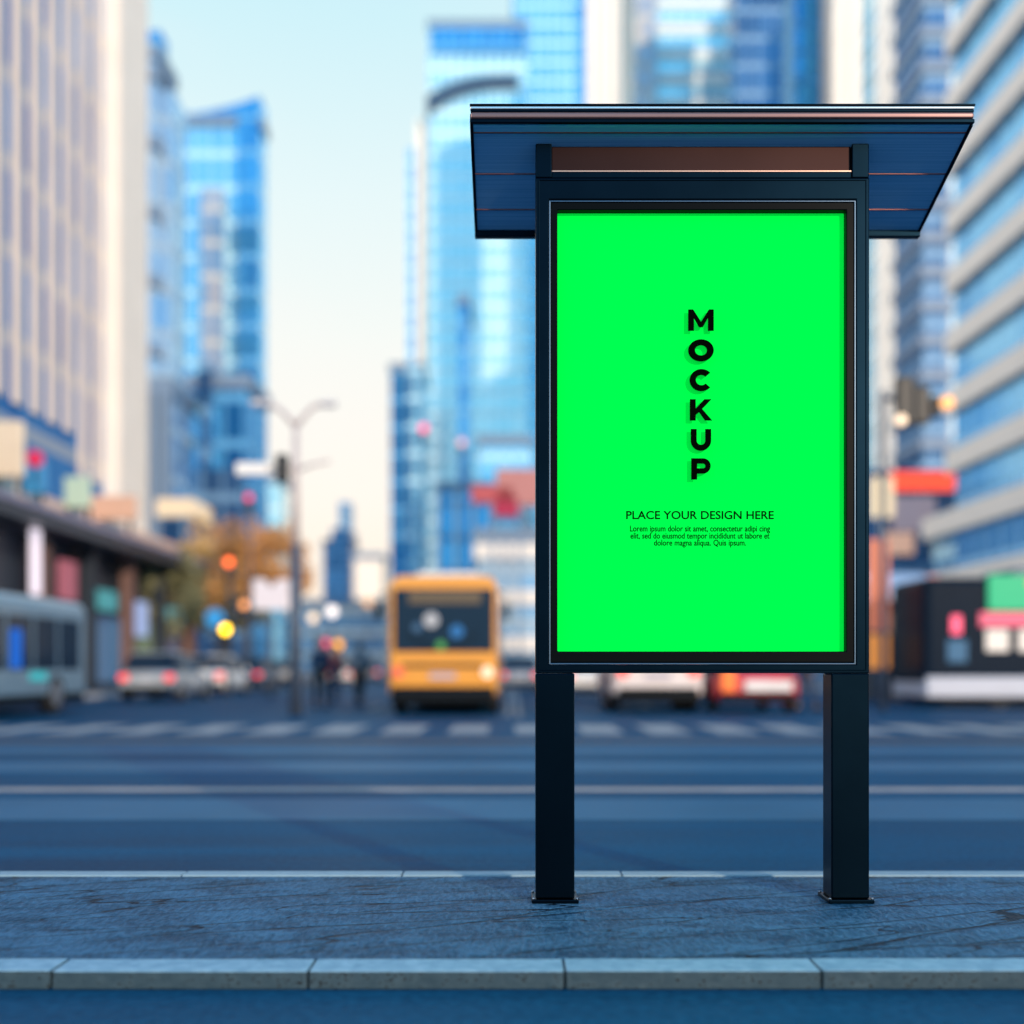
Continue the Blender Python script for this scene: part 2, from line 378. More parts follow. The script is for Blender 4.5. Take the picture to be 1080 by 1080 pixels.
# legs
for (a, b_) in ((565, 606), (877, 917)):
    m_ = SB(); m_.box(sx(a), sx(b_), DP, DPB, KZ+.012, FZ0-.0005)
    lg = m_.build('leg', M_met, ROOT, bevel=.006)
    m_ = SB(); m_.box(sx(a)-.016, sx(b_)+.016, DP-.018, DPB+.02, KZ-.004, KZ+.012)
    m_.build('base_plate', M_met, lg, bevel=.004)
    for bx_ in (sx(a)-.009, sx(b_)+.009): 
        for by_ in (DP-.009, DPB+.010):
            m_ = SB(); m_.cyl((bx_, by_, KZ+.010), (bx_, by_, KZ+.019), .006, seg=6); m_.build('bolt', M_bead, lg)
# outer frame (ring)
def ring(mb, x0, x1, z0, z1, t, y0, y1):
    tl, tr, tb, tt = t
    mb.box(x0, x0+tl, y0, y1, z0, z1); mb.box(x1-tr, x1, y0, y1, z0, z1)
    mb.box(x0+tl, x1-tr, y0, y1, z0, z0+tb); mb.box(x0+tl, x1-tr, y0, y1, z1-tt, z1)
def ring_solid(mb, x0, x1, z0, z1, t, y0, y1):
    tl, tr, tb, tt = t
    o = [(x0,z0),(x1,z0),(x1,z1),(x0,z1)]; i = [(x0+tl,z0+tb),(x1-tr,z0+tb),(x1-tr,z1-tt),(x0+tl,z1-tt)]
    P = [(x,y0,z) for x,z in o]+[(x,y0,z) for x,z in i]+[(x,y1,z) for x,z in o]+[(x,y1,z) for x,z in i]
    fs = []
    for k in range(4):
        j = (k+1) % 4
        fs += [(k,j,4+j,4+k), (8+k,12+k,12+j,8+j), (k,8+k,8+j,j), (4+k,4+j,12+j,12+k)]
    mb.poly(P, fs)
PX0, PX1, PZ0, PZ1 = sx(588), sx(893), sz(687), sz(221)
m_ = SB(); ring_solid(m_, FX0, FX1, FZ0, FZ1, (sx(579)-FX0, FX1-sx(903), sz(701)-FZ0, FZ1-sz(211)), DP, DPB)
fr_ = m_.build('frame', M_met, ROOT, bevel=.005)
m_ = SB(); ring_solid(m_, sx(579)+.0005, sx(903)-.0005, sz(701)+.0005, sz(211)-.0005, (.006,)*4, DP+.002, DP+.02)
m_.build('edge_bead', M_bead, fr_, bevel=.002)
m_ = SB(); ring_solid(m_, FX0+.012, FX1-.012, FZ0+.01, FZ1-.01, (.004,)*4, DP-.003, DP+.004)
m_.build('groove_trim', M_met, fr_, bevel=.0015)
m_ = SB(); ring_solid(m_, sx(579)+.0068, sx(903)-.0068, sz(701)+.0068, sz(211)-.0068, (PX0-sx(579)-.0068, sx(903)-.0068-PX1, PZ0-sz(701)-.0068, sz(211)-.0068-PZ1), DP+.004, DP+.07)
m_.build('bezel', M_bez, ROOT, bevel=.004)
m_ = SB(); m_.box(sx(579)+.001, sx(903)-.001, DP+.0705, DPB-.004, sz(701)+.001, sz(211)-.001)
m_.build('back_panel', M_bez, ROOT)
M_green, gnt, gb = new_mat('green_backlit_film')
gb.inputs['Base Color'].default_value = (.0, .62, .045, 1); gb.inputs['Roughness'].default_value = .6
gb.inputs['Specular IOR Level'].default_value = 0.0
gn = gnt.nodes.new('ShaderNodeTexNoise'); gn.inputs['Scale'].default_value = 1.5
gmx = gnt.nodes.new('ShaderNodeMix'); gmx.data_type = 'RGBA'; gnt.links.new(gn.outputs['Fac'], gmx.inputs['Factor'])
gmx.inputs['A'].default_value = (0,.52,.036,1); gmx.inputs['B'].default_value = (0,.56,.039,1); gnt.links.new(gmx.outputs['Result'], gb.inputs['Base Color'])
gb.inputs['Emission Color'].default_value = (0, 1, .065, 1); gb.inputs['Emission Strength'].default_value = .42
YP = DP+.040
m_ = SB(); m_.box(PX0-.004, PX1+.004, YP, YP+.012, PZ0-.004, PZ1+.004)
poster = m_.build('poster', M_green, ROOT)
# lettering: MOCKUP built as raised letters
M_ink = mat('black_lettering', (.001,.002,.001), .7, spec=.0)
def arc_strip(cx, cz, ro, ri, a0, a1, n=22, rx=1.0):
    out = []
    for i in range(n+1):
        a = R(a0+(a1-a0)*i/n); out.append(((cx+rx*ro*math.cos(a), cz+ro*math.sin(a)), (cx+rx*ri*math.cos(a), cz+ri*math.sin(a))))
    return out
def strips(mb, st, y0, y1):
    for (o1, i1), (o2, i2) in zip(st[:-1], st[1:]):
        mb.prism([o1, o2, i2, i1], 'y', y0, y1)
H = 22.4/SP; T = H*.275
def glyph(ch):
    """list of convex/concave outlines in letter space, origin bottom centre"""
    w = {'M':27,'O':26,'C':24,'K':23.5,'U':21.5,'P':20.5}[ch]/SP
    S = []; x0, x1 = -w/2, w/2
    if ch == 'M':
        t = T*.98
        S.append(('p', [(x0,0),(x0,H),(x0+t*.86,H),(0,H*.42),(x1-t*.86,H),(x1,H),(x1,0),(x1-t,0),(x1-t,H*.60),(t*.33,H*.17),(-t*.33,H*.17),(x0+t,H*.60),(x0+t,0)]))
    elif ch == 'O':
        S.append(('s', arc_strip(0, H/2, H*.52, H*.52-T, 0, 360, 40, w/H)))
    elif ch == 'C':
        S.append(('s', arc_strip(.02*H, H/2, H*.52, H*.52-T, 42, 318, 32, w/H)))
    elif ch == 'K':
        S.append(('p', [(x0,0),(x0,H),(x0+T,H),(x0+T,H*.56),(x1-T*1.35,H),(x1-T*.1,H),(x0+w*.55,H*.54),(x1,0),(x1-T*1.2,0),(x0+w*.42,H*.39),(x0+T,H*.26),(x0+T,0)]))
    elif ch == 'U':
        r_ = w/2
        S.append(('s', [((x0,H),(x0+T,H))]+arc_strip(0, r_*.95, r_, r_-T, 180, 360, 20)+[((x1,H),(x1-T,H))]))
    elif ch == 'P':
        S.append(('p', [(x0,0),(x0,H),(x0+T,H),(x0+T,0)]))
        r_ = H*.36; cx_ = x1-r_
        st = [((x0+T,H),(x0+T,H-T))]+arc_strip(cx_, H-r_, r_, r_-T*.9, 90, -90, 16)+[((x0+T,H-2*r_),(x0+T,H-2*r_+T*.9))]
        st[0] = ((x0+T,H),(x0+T,H-T*.9))
        S.append(('s', st))
    return S
for ch, yb in zip('MOCKUP', (347.5, 379.5, 411, 442.5, 474, 505)):
    m_ = SB(); g_ = MB()
    for kind, d_ in glyph(ch):
        if kind == 'p': g_.prism(d_, 'y', 0, .006)
        else: strips(g_, d_, 0, .006)
    cx_, cz_ = sx(740), sz(yb)
    m_.v = [(x+cx_, y+YP-.026, z+cz_) for x, y, z in g_.v]; m_.f = g_.f; m_.sm = g_.sm
    # stand-off pins that hold the raised letter
    lt = m_.build('letter', M_ink, poster)
    pin_x = {'M':-.038,'O':-.036,'C':-.034,'K':-.034,'U':-.034,'P':-.030}[ch]
    pn = SB(); pn.cyl((cx_+pin_x+.002, YP-.0205, cz_+H*.5), (cx_+pin_x+.002, YP+.001, cz_+H*.5), .002, seg=8)
    pn.v = pn.v; 
    for vi in range(0): pass
    lt_pin = pn
    nv = [(x-ox, y-oy, z-oz) for x, y, z in pn.v]
    bm = bmesh.new(); bm.from_mesh(lt.data)
    vs = [bm.verts.new(v) for v in nv]
    for f_ in pn.f:
        try: bm.faces.new([vs[i] for i in f_])
        except ValueError: pass
    bm.to_mesh(lt.data); bm.free()
def text_part(name, txt, px_c, py_base, px_w, px_h_line=None, bold=.0, size=.05):
    cu = bpy.data.curves.new('text_tmp', 'FONT'); cu.body = txt; cu.size = size; cu.extrude = .0006; cu.offset = bold
    cu.align_x = 'CENTER'; cu.resolution_u = 4
    if px_h_line: cu.space_line = px_h_line
    ob = bpy.data.objects.new('text_tmp', cu); col.objects.link(ob)
    dg = bpy.context.evaluated_depsgraph_get(); me = bpy.data.meshes.new_from_object(ob.evaluated_get(dg))
    bpy.data.objects.remove(ob); bpy.data.curves.remove(cu)
    xs = [v.co.x for v in me.vertices]; w = max(xs)-min(xs); cxm = (max(xs)+min(xs))/2
    s = px_w/SP/w
    return me, s, cxm
def add_text(name, txt, px_c, py_base, px_w, cap_px, bold):
    me, s, cxm = text_part(name, txt, px_c, py_base, px_w, bold=bold)
    zs = [v.co.y for v in me.vertices]
    h_ = max(zs) if '\n' not in txt else None
    s2 = cap_px/SP/.0365 if False else s
    if cap_px and h_: s2 = cap_px/SP/h_
    for v in me.vertices:
        x, y, z = v.co
        v.co = ((x-cxm)*s+sx(px_c)-ox, YP-.0012-z-oy, y*s2+sz(py_base)-oz)
    me.materials.clear(); me.materials.append(M_ink)
    o = bpy.data.objects.new(name, me); col.objects.link(o); o.parent = poster
    return o
add_text('headline', 'PLACE YOUR DESIGN HERE', 740, 546, 157, 8.6, .0007)
for t_, yb, w_ in (('Lorem ipsum dolor sit amet, consectetur adipi cing', 559.2, 149), ('elit, sed do eiusmod tempor incididunt ut labore et', 566.8, 148), ('dolore magna aliqua. Quis ipsum.', 574.2, 98)):
    add_text('caption_line', t_, 740, yb, w_, 6.3, .0006)
# posts up to the roof, header beam
def roof_z(y):        # underside of the roof
    t = (y-RD0)/(RD1-RD0); return RZ0+(RZ1-RZ0)*t
RD0, RD1 = F/268, F/236
RZ0 = CAMZ+(HZ-128)/268; RZ1 = CAMZ+(HZ-246)/236
for (a, b_) in ((565, 582), (899, 917)):
    m_ = SB(); x0, x1 = sx(a), sx(b_)
    y0, y1 = DP+.004, DPB-.004
    P = [(x0,y0,FZ1+.0005),(x1,y0,FZ1+.0005),(x1,y1,FZ1+.0005),(x0,y1,FZ1+.0005),(x0,y0,roof_z(y0)-.001),(x1,y0,roof_z(y0)-.001),(x1,y1,roof_z(y1)-.001),(x0,y1,roof_z(y1)-.001)]
    m_.poly(P, [(0,3,2,1),(4,5,6,7),(0,1,5,4),(1,2,6,5),(2,3,7,6),(3,0,4,7)])
    m_.build('post', M_met, ROOT, bevel=.004)
m_ = SB(); m_.box(sx(582)+.001, sx(899)-.001, DP+.008, DPB-.02, sz(187)+.0008, sz(180))
hb = m_.build('header_beam', M_met, ROOT, bevel=.003)
m_ = SB(); m_.box(sx(582)+.002, sx(899)-.002, DP+.010, DP+.016, sz(180)+.0005, sz(180)+.005)
m_.build('edge_bead', mat('copper_edge', (.60,.36,.28), .3, .9), hb)
m_ = SB(); m_.box(sx(582)+.001, sx(899)-.001, DP+.022, DP+.030, sz(180)+.0055, sz(142))
m_.build('header_panel', mat('brown_tinted_panel', (.022,.012,.012), .40, 1.0, var=.5, scale=1.2), ROOT, bevel=.002)
# roof: slab sloping back, brushed underside panels
def brushed():
    m, nt, b = new_mat('brushed_blue_aluminium')
    tc = nt.nodes.new('ShaderNodeTexCoord'); mp = nt.nodes.new('ShaderNodeMapping'); mp.inputs['Scale'].default_value = (1.2, 160, 20)
    nt.links.new(tc.outputs['Object'], mp.inputs[0])
    n = nt.nodes.new('ShaderNodeTexNoise'); n.inputs['Scale'].default_value = 1.0; n.inputs['Detail'].default_value = 4; nt.links.new(mp.outputs[0], n.inputs['Vector'])
    cr = nt.nodes.new('ShaderNodeValToRGB'); e = cr.color_ramp.elements
    e[0].position = .25; e[0].color = (.17,.42,.66,1); e[1].position = .75; e[1].color = (.32,.62,.88,1)
    nt.links.new(n.outputs['Fac'], cr.inputs[0]); nt.links.new(cr.outputs[0], b.inputs['Base Color'])
    b.inputs['Metallic'].default_value = .15; b.inputs['Roughness'].default_value = .5
    bp = nt.nodes.new('ShaderNodeBump'); bp.inputs['Strength'].default_value = .15; bp.inputs['Distance'].default_value = .002
    nt.links.new(n.outputs['Fac'], bp.inputs['Height']); nt.links.new(bp.outputs[0], b.inputs['Normal'])
    return m
M_br = brushed()
RX0, RX1 = (495.5-540)/268, (1028-540)/268
def slab(mb, x0, x1, y0, y1, dz0, dz1, inset0=0, inset1=0):
    P = [(x0,y0,roof_z(y0)+dz0),(x1,y0,roof_z(y0)+dz0),(x1,y1,roof_z(y1)+dz0),(x0,y1,roof_z(y1)+dz0),
         (x0,y0,roof_z(y0)+dz1),(x1,y0,roof_z(y0)+dz1),(x1,y1,roof_z(y1)+dz1),(x0,y1,roof_z(y1)+dz1)]
    mb.poly(P, [(0,3,2,1),(4,5,6,7),(0,1,5,4),(1,2,6,5),(2,3,7,6),(3,0,4,7)])
m_ = SB(); slab(m_, RX0+.012, RX1-.012, RD0+.016, RD1-.016, .014, .040)
roof = m_.build('roof', M_met, ROOT)
# soffit panels between seams: photo rows 139, 183, 221, 239
def y_of_row(row):
    lo, hi = RD0, RD1
    for _ in range(40):
        mid = (lo+hi)/2
        if HZ-(roof_z(mid)-CAMZ)*F/mid < row: lo = mid
        else: hi = mid
    return lo
ys = [RD0+.016, y_of_row(140), y_of_row(183.5), y_of_row(221), RD1-.016]
M_seam = mat('reddish_seam_strip', (.26,.10,.09), .35, .6)
for i in range(4):
    m_ = SB(); slab(m_, RX0+.0125, RX1-.0125, ys[i]+(.003 if i else 0), ys[i+1]-.003, 0, .0135)
    m_.build('soffit_panel', M_br, roof, bevel=.0015)
for y in ys[1:4]:
    m_ = SB(); slab(m_, RX0+.0125, RX1-.0125, y-.0022, y+.0022, -.002, .010); m_.build('seam_strip', M_seam, roof)
# side trims and back gutter
for (a, b_) in ((RX0, RX0+.012), (RX1-.012, RX1)):
    m_ = SB(); slab(m_, a, b_, RD0+.016, RD1-.016, -.006, .044); m_.build('side_trim', M_met, roof, bevel=.002)
m_ = SB(); zb = roof_z(RD1-.016)
m_.box(RX0, RX1, RD1-.0155, RD1+.02, zb-.026, zb+.046)
m_.build('rear_gutter', M_met, roof, bevel=.004)
# front fascia: stacked rails
zf = RZ0
m_ = SB(); m_.box(RX0, RX1, RD0-.002, RD0+.0155, zf-.006, zf+.010); m_.build('fascia_rail', M_met, roof, bevel=.003)
m_ = SB(); m_.box(RX0+.003, RX1-.003, RD0-.006, RD0+.0155, zf+.0105, zf+.036)
m_.build('fascia_rail', mat('rose_satin_rail', (.22,.13,.13), .30, .75), roof, bevel=.009, bseg=4)
m_ = SB(); m_.box(RX0+.003, RX1-.003, RD0-.002, RD0+.0155, zf+.0365, zf+.046); m_.build('fascia_rail', M_met, roof, bevel=.002)
m_ = SB(); m_.box(RX0+.002, RX1-.002, RD0-.006, RD0+.03, zf+.0465, zf+.058)
m_.build('fascia_rail', mat('bright_chrome_rail', (.85,.88,.92), .18, .9), roof, bevel=.004, bseg=3)
m_ = SB(); m_.box(RX0, RX1, RD0-.009, RD0+.04, zf+.0585, zf+.066); m_.build('fascia_rail', M_met, roof, bevel=.002)

# ------------------------------------------------------------------ buildings
W_cream = mat('cream_stone', (.88,.80,.72), .7, var=.08, scale=.6)
W_pink = mat('pinkish_stone', (.82,.68,.59), .7, var=.14, scale=.5)
W_white = mat('pale_panel', (.78,.76,.74), .6, var=.08, scale=.4)
W_navy = mat('navy_panel', (.03,.07,.14), .4, var=.2)
W_dark = mat('dark_shopfront', (.018,.028,.045), .5, var=.3, scale=1)
W_mid = mat('slate_blue_panel', (.16,.24,.36), .5, var=.2)
W_brown = mat('brown_brick', (.16,.09,.08), .7, var=.25, scale=2)
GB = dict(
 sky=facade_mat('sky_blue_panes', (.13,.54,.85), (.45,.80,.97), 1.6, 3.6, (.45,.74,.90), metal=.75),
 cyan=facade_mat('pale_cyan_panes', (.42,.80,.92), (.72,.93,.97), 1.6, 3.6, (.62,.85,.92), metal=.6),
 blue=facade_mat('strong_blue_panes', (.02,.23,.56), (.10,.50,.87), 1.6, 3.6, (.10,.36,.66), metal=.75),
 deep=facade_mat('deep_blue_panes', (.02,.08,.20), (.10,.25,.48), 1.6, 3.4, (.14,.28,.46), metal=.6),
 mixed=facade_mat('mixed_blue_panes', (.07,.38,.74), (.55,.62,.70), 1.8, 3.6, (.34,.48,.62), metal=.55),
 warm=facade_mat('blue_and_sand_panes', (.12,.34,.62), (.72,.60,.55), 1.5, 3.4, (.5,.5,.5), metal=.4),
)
def block(mb, x0, x1, d0, d1, z0, z1): mb.box(x0, x1, d0, d1, z0, z1)
def tower(name, label, D, px0, px1, ytop, depth, glass, steps=(), bands=0, fins=0, bandm=None, finm=None, cat='tower', group=None, crown=None, roofm=None):
    """main block seen between photo columns px0..px1 up to row ytop; steps: further blocks (px0, px1, ytop, dd, glass)"""
    x0, x1 = ax(px0, D), ax(px1, D); zt = az(ytop, D)
    if px1 < 540: x1 = ax(px1, D+depth)
    if px0 > 540: x0 = ax(px0, D+depth)
    if x1 < x0+1:
        if px1 < 540: x0 = x1-1.2
        else: x1 = x0+1.2
    cx, cy = (x0+x1)/2, D+depth/2
    t = empty(name, (cx, cy, 0), label, cat, group)
    def LB(): return MB()
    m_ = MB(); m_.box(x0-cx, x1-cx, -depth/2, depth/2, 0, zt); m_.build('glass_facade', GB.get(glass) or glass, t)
    m_ = MB(); m_.box(x0-cx-.25, x1-cx+.25, -depth/2-.25, depth/2+.25, zt+.003, zt+1.1); m_.build('parapet', roofm or W_mid, t)
    if fins:
        for i in range(fins+1):
            fx = x0-cx+(x1-x0)*i/fins
            m_ = MB(); m_.box(fx-.22, fx+.22, -depth/2-.5, -depth/2-.003, 0, zt-.01); m_.build('facade_fin', finm or W_white, t)
    if bands:
        for i in range(bands):
            z = zt*(i+.7)/bands
            m_ = MB(); m_.box(x0-cx-.3, x1-cx+.3, -depth/2-.32, depth/2+.3, z, z+1.0); m_.build('floor_band', bandm or W_white, t)
    for (a, b_, yt, dd, gl) in steps:
        m_ = MB(); xa, xb = ax(a, D), ax(b_, D)
        if b_ < 540: xb = ax(b_, D+depth+dd*.5)
        if a > 540: xa = ax(a, D+depth+dd*.5)
        if xb < xa+1: xa, xb = min(xa, xb)-.6, max(xa, xb)
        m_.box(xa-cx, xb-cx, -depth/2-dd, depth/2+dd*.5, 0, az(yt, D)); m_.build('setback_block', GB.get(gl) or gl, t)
    if crown: crown(t, x0-cx, x1-cx, zt, depth)
    return t
# --- left stone tower: facade on the street line X = -18
XT = -18.0
t = empty('office_tower', (XT-9, 40, 0), 'tall pinkish stone tower with close vertical piers at the far left', 'tower')
m_ = MB(); m_.box(-9, 8.6, -18, 15, 0, 75)
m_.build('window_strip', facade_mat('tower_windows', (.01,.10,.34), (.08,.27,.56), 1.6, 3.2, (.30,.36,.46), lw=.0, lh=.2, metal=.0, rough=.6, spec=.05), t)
D_ = 24.0
while D_ < 50.5:
    m_ = MB(); w_ = .92
    z0 = 9.2 + 1.6*(D_ < 47)
    m_.box(8.601, 8.72, D_-40, D_-40+.70, z0, 74.8); m_.build('pier', W_pink, t); D_ += 1.62
m_ = MB(); m_.box(8.0, 9.35, 11.2, 15.2, 0.1, 75.2); m_.build('corner_pier', W_cream, t)
# --- podium building with dark canopy, X = -15.5
t = empty('shopping_arcade', (-20, 38, .13), 'low dark arcade with a long overhanging canopy above the shopfronts, under the stone tower', 'arcade')
m_ = MB(); m_.box(-2.6, 3.0, -16, 22, 0, 5.6); m_.build('shop_wall', W_dark, t)
m_ = MB()
m_.prism([(-2.6,5.603),(4.6,5.603),(4.6,6.15),(3.9,6.5),(-2.6,6.5)], 'y', -16, 22.5)
cano = m_.build('canopy', mat('dark_canopy_metal', (.045,.055,.075), .4), t)
m_ = MB(); m_.box(4.602, 4.72, -16, 22.5, 6.0, 6.22); m_.build('canopy_edge_strip', mat('lilac_edge', (.32,.30,.42), .4, .3), cano)
for i, (ya, yb_, c_) in enumerate(((-16,-6,(.80,.70,.60)), (-6,3,(.78,.62,.50)), (3,22,(.74,.52,.42)))):
    q = MB(); q.box(2.2, 2.9, ya+.01, yb_-.01, 6.503, 7.9-.35*i); q.build('parapet_wall', mat('parapet_%d' % i, c_, .6), t)
for i, yy in enumerate((-12,-7.5,-3,1.5,6,10.5,15,19.5)):
    m_ = MB(); m_.box(3.3, 3.75, yy, yy+.6, 0, 5.6); m_.build('column', W_brown if i % 2 else W_dark, t)
for i, yy in enumerate((-9,-4.6,-.2,4.3,8.6,13,17)):
    cc = [(.05,.13,.20),(.10,.07,.10),(.05,.16,.18),(.16,.06,.08),(.05,.12,.22),(.12,.16,.10),(.10,.10,.16)][i]
    m_ = MB(); m_.box(3.004, 3.06, yy, yy+2.6, .3, 3.0); m_.build('shop_window', mat('shop_glass_%d' % i, cc, .15, .2, emit=cc, es=.6), t)
for i, (yy, zz, c_, w_, h_, e_) in enumerate(((.3,3.5,(.9,.80,.92),.5,2.2,1.1), (2.6,3.5,(.55,.16,.22),1.4,1.4,.5), (-6.2,4.1,(.5,.05,.06),1.2,.7,.6), (6.5,3.3,(.10,.45,.50),1.8,.8,.5), (11,2.4,(.35,.45,.75),1.2,1.5,.8), (15.5,3.2,(.20,.55,.60),2.0,.7,.4))):
    m_ = MB(); m_.box(3.76, 3.95, yy, yy+w_, zz-.13, zz-.13+h_); m_.build('shop_sign', lamp_mat('shop_sign_%d' % i, c_, e_), t, bevel=.03)
# --- billboards and advertising on the roof of the arcade
def roof_board(name, label, D, X, z0, w, h, c, cat='billboard', es=.12, group=None):
    t = empty(name, (X, D, 6.63), label, cat, group)
    m_ = MB(); m_.box(-w/2, w/2, -.12, .12, .5, .5+h); p_ = m_.build('panel', mat(name+label[:14], [x*.75 for x in c], .5), t, bevel=.06)
    for s_ in (-.35, .35):
        m_ = MB(); m_.box(s_*w-.06, s_*w+.06, .13, .25, -.02, .5+h*.8); m_.build('strut', W_dark, t)
    return t
roof_board('billboard', 'small blue billboard above the canopy edge', 40, -17.3, 0, 1.9, 1.2, (.04,.32,.70))
roof_board('billboard', 'tall cream billboard left of the blue one on the canopy', 36.5, -16.2, 0, 1.1, 1.8, (.95,.80,.62))
roof_board('billboard', 'peach lit billboard at the far end of the canopy', 47, -16.6, 0, 2.2, 1.0, (.90,.55,.40))
roof_board('billboard', 'pale green and cream board between blue and peach boards', 43.5, -16.6, 0, 1.0, 1.2, (.60,.80,.66))
roof_board('billboard', 'wide warm white board at the left edge above the canopy', 33, -15.8, 0, 1.3, 1.5, (.95,.84,.70))
b_ = empty('advertising_ball', (ax(37,35), 35, 6.63), 'crimson advertising ball on a short mast above the canopy', 'advertising ball')
m_ = MB(); m_.cyl((0,0,-.02), (0,0,.6), .05); m_.build('mast', W_dark, b_)
m_ = MB(); m_.sphere((0,0,.82), .26); m_.build('ball', lamp_mat('crimson_ball', (.75,.03,.10), .8), b_)

# --- glass towers, left group
tower('glass_tower', 'stepped blue glass tower with an open top frame right of the stone tower', 95, 90, 184, 62, 5, 'mixed',
      steps=((140, 196, 90, -.8, 'mixed'), (100, 177, 18, -2, 'blue')), bands=9, bandm=W_mid)
def curved(t, x0, x1, zt, depth):
    w = x1-x0
    pts = [(x0+w*i/12, zt+1.2+2.0*(i/12)**2) for i in range(13)]
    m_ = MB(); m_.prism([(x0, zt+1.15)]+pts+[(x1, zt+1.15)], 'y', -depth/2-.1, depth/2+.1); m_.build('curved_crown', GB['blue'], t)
tw = tower('glass_tower', 'blue glass tower with a rising curved crown at the edge of the open sky', 118, 170, 281, 134, 3, 'sky', crown=curved,
      steps=((252, 280.8, 124, .5, 'blue'), (216, 248, 205, 1.6, 'warm')), bands=0)
tower('glass_tower', 'lower grey and blue office block in front of the stepped tower', 82, 130, 208, 415, 7, 'mixed', fins=6, finm=W_mid)
tower('glass_tower', 'dark navy office block behind the autumn trees', 88, 200, 282, 410, 7, 'blue', steps=((222, 250, 385, 1, 'deep'),(195,283,500,2,'deep')), bands=0)
tower('glass_tower', 'slim pale cyan block behind the lamp post', 150, 274, 305, 510, 6, 'cyan')
tower('kiosk_building', 'small low building with a warm white roof sign behind the orange trees', 70, 170, 218, 545, 4, 'deep', cat='building', roofm=lamp_mat('warm_roof_sign', (.85,.66,.45), .9))
# --- far middle
t = tower('stone_tower', 'dark stepped tower standing alone against the low sky', 230, 341, 377, 575, 8, 'deep', steps=((350, 377, 558, .9, 'deep'), (356, 373, 528, -2, 'mixed')), roofm=W_navy)
tower('low_building', 'low slate blue block at the end of the street left of the bus', 170, 315, 420, 640, 20, 'mixed', cat='building', bands=3, bandm=W_cream)
tower('low_building', 'peach coloured narrow block between dark tower and glass towers', 200, 374, 409, 590, 8, W_cream, cat='building')
tower('low_building', 'long dim low block closing the far end of the avenue', 330, 230, 700, 655, 30, 'deep', cat='building', bands=4, bandm=W_mid)
# --- centre group
def arch_crown(t, x0, x1, zt, depth):
    w = x1-x0
    out = []
    for i in range(11): 
        a = i/10; out.append((x0-.3+w*.93*a, zt-10.6-4.6*(1-a)**3))
    for i in range(11):
        a = 1-i/10; out.append((x0-.3+w*.93*a, zt-8.2-3.6*(1-a)**3))
    m_ = MB(); m_.prism(out, 'y', -depth/2-.6, -depth/2-.003); m_.build('arched_band', W_navy, t)
    m_ = MB(); m_.box(x0+.5, x1-.2, -depth/2-.5, -depth/2-.003, zt-4.5, zt-.5); m_.build('crown_panel', GB['blue'], t)
tower('glass_tower', 'pale cyan tower with a dark arched band below its top', 190, 452, 556, 28, 18, 'cyan', crown=arch_crown,
      steps=((438, 460, 120, -2, W_cream), (432, 445, 148, -3, 'sky')))
tower('glass_tower', 'very tall sky blue tower right behind the cyan arched tower', 215, 541, 617, -60, 30, 'sky', steps=((606, 618, -60, 1, 'blue'),))
tower('glass_tower', 'dark blue slab at the left foot of the cyan tower', 150, 412, 452, 392, 10, 'blue', steps=((430,453,388,1,'sky'),))
tower('glass_tower', 'slim strong blue slab beside the bus', 140, 489, 497, 320, 10, 'blue')
tower('glass_tower', 'mid blue block with pale fins behind the bus', 120, 462, 520, 520, 12, 'blue', fins=3, finm=W_white)
tower('glass_tower', 'pale fronted block with cream corner behind the bus', 132, 505, 562, 470, 14, 'sky', steps=((545,563,500,1,W_white),))
tower('low_building', 'grey low shop building behind the bus roof', 75, 505, 600, 575, 10, 'mixed', cat='building', bands=3, bandm=W_white)
# --- right group, seen above and beside the sign
tower('stone_tower', 'cream stone tower rising just behind the left part of the roof', 150, 618, 652, -80, 6, W_cream, fins=3, finm=W_white)
tower('glass_tower', 'pale cyan slab tower with banded floors above the poster', 160, 652, 768, -80, 24, 'cyan', steps=((652,692,-80,.8,'warm'),), bands=30, bandm=W_white)
tower('glass_tower', 'navy glass tower above the right half of the poster', 140, 766, 826, -80, 6, 'deep')
tower('glass_tower', 'bright blue glass tower next to the navy one', 145, 826, 866, -80, 6, 'blue')
tower('stone_tower', 'white stone tower between bright blue and navy towers', 138, 866, 912, -80, 6, W_cream, fins=2, finm=W_white)
tower('glass_tower', 'pale blue tower partly hidden by the right sign post', 125, 908, 946, -80, 6, 'cyan', fins=3, finm=W_white)
tower('glass_tower', 'dark navy banded tower between the sign and the corner office block', 110, 944, 1002, -80, 8, 'deep', bands=22, bandm=W_mid)
tower('glass_tower', 'light blue tower filling the top right beyond the office block', 135, 982, 1040, -80, 6, 'sky', fins=4, finm=W_white)
# --- right banded office building on X = 24
t = empty('office_building', (34, 56, 0), 'office building with sloping looking cream floor bands and blue glass at the right edge', 'office building')
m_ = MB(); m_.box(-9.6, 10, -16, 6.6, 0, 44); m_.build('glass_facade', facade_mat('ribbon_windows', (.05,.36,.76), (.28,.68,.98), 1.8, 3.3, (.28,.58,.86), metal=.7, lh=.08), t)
for i in range(13):
    z = 5.2+3.28*i
    m_ = MB(); m_.box(-10.05, 10.2, -16.2, 6.95 if i > 1 else 10.5, z, z+1.2); m_.build('floor_band', W_cream, t)
m_ = MB(); m_.box(-9.5, 9.9, 6.603, 10.3, 0, 9.5); m_.build('annex_wall', GB['sky'], t)
for yy in (-16.1, -9.5):
    m_ = MB(); m_.box(-9.95, -9.603, yy, yy+1.1, 8, 43.9); m_.build('pier', W_white, t)
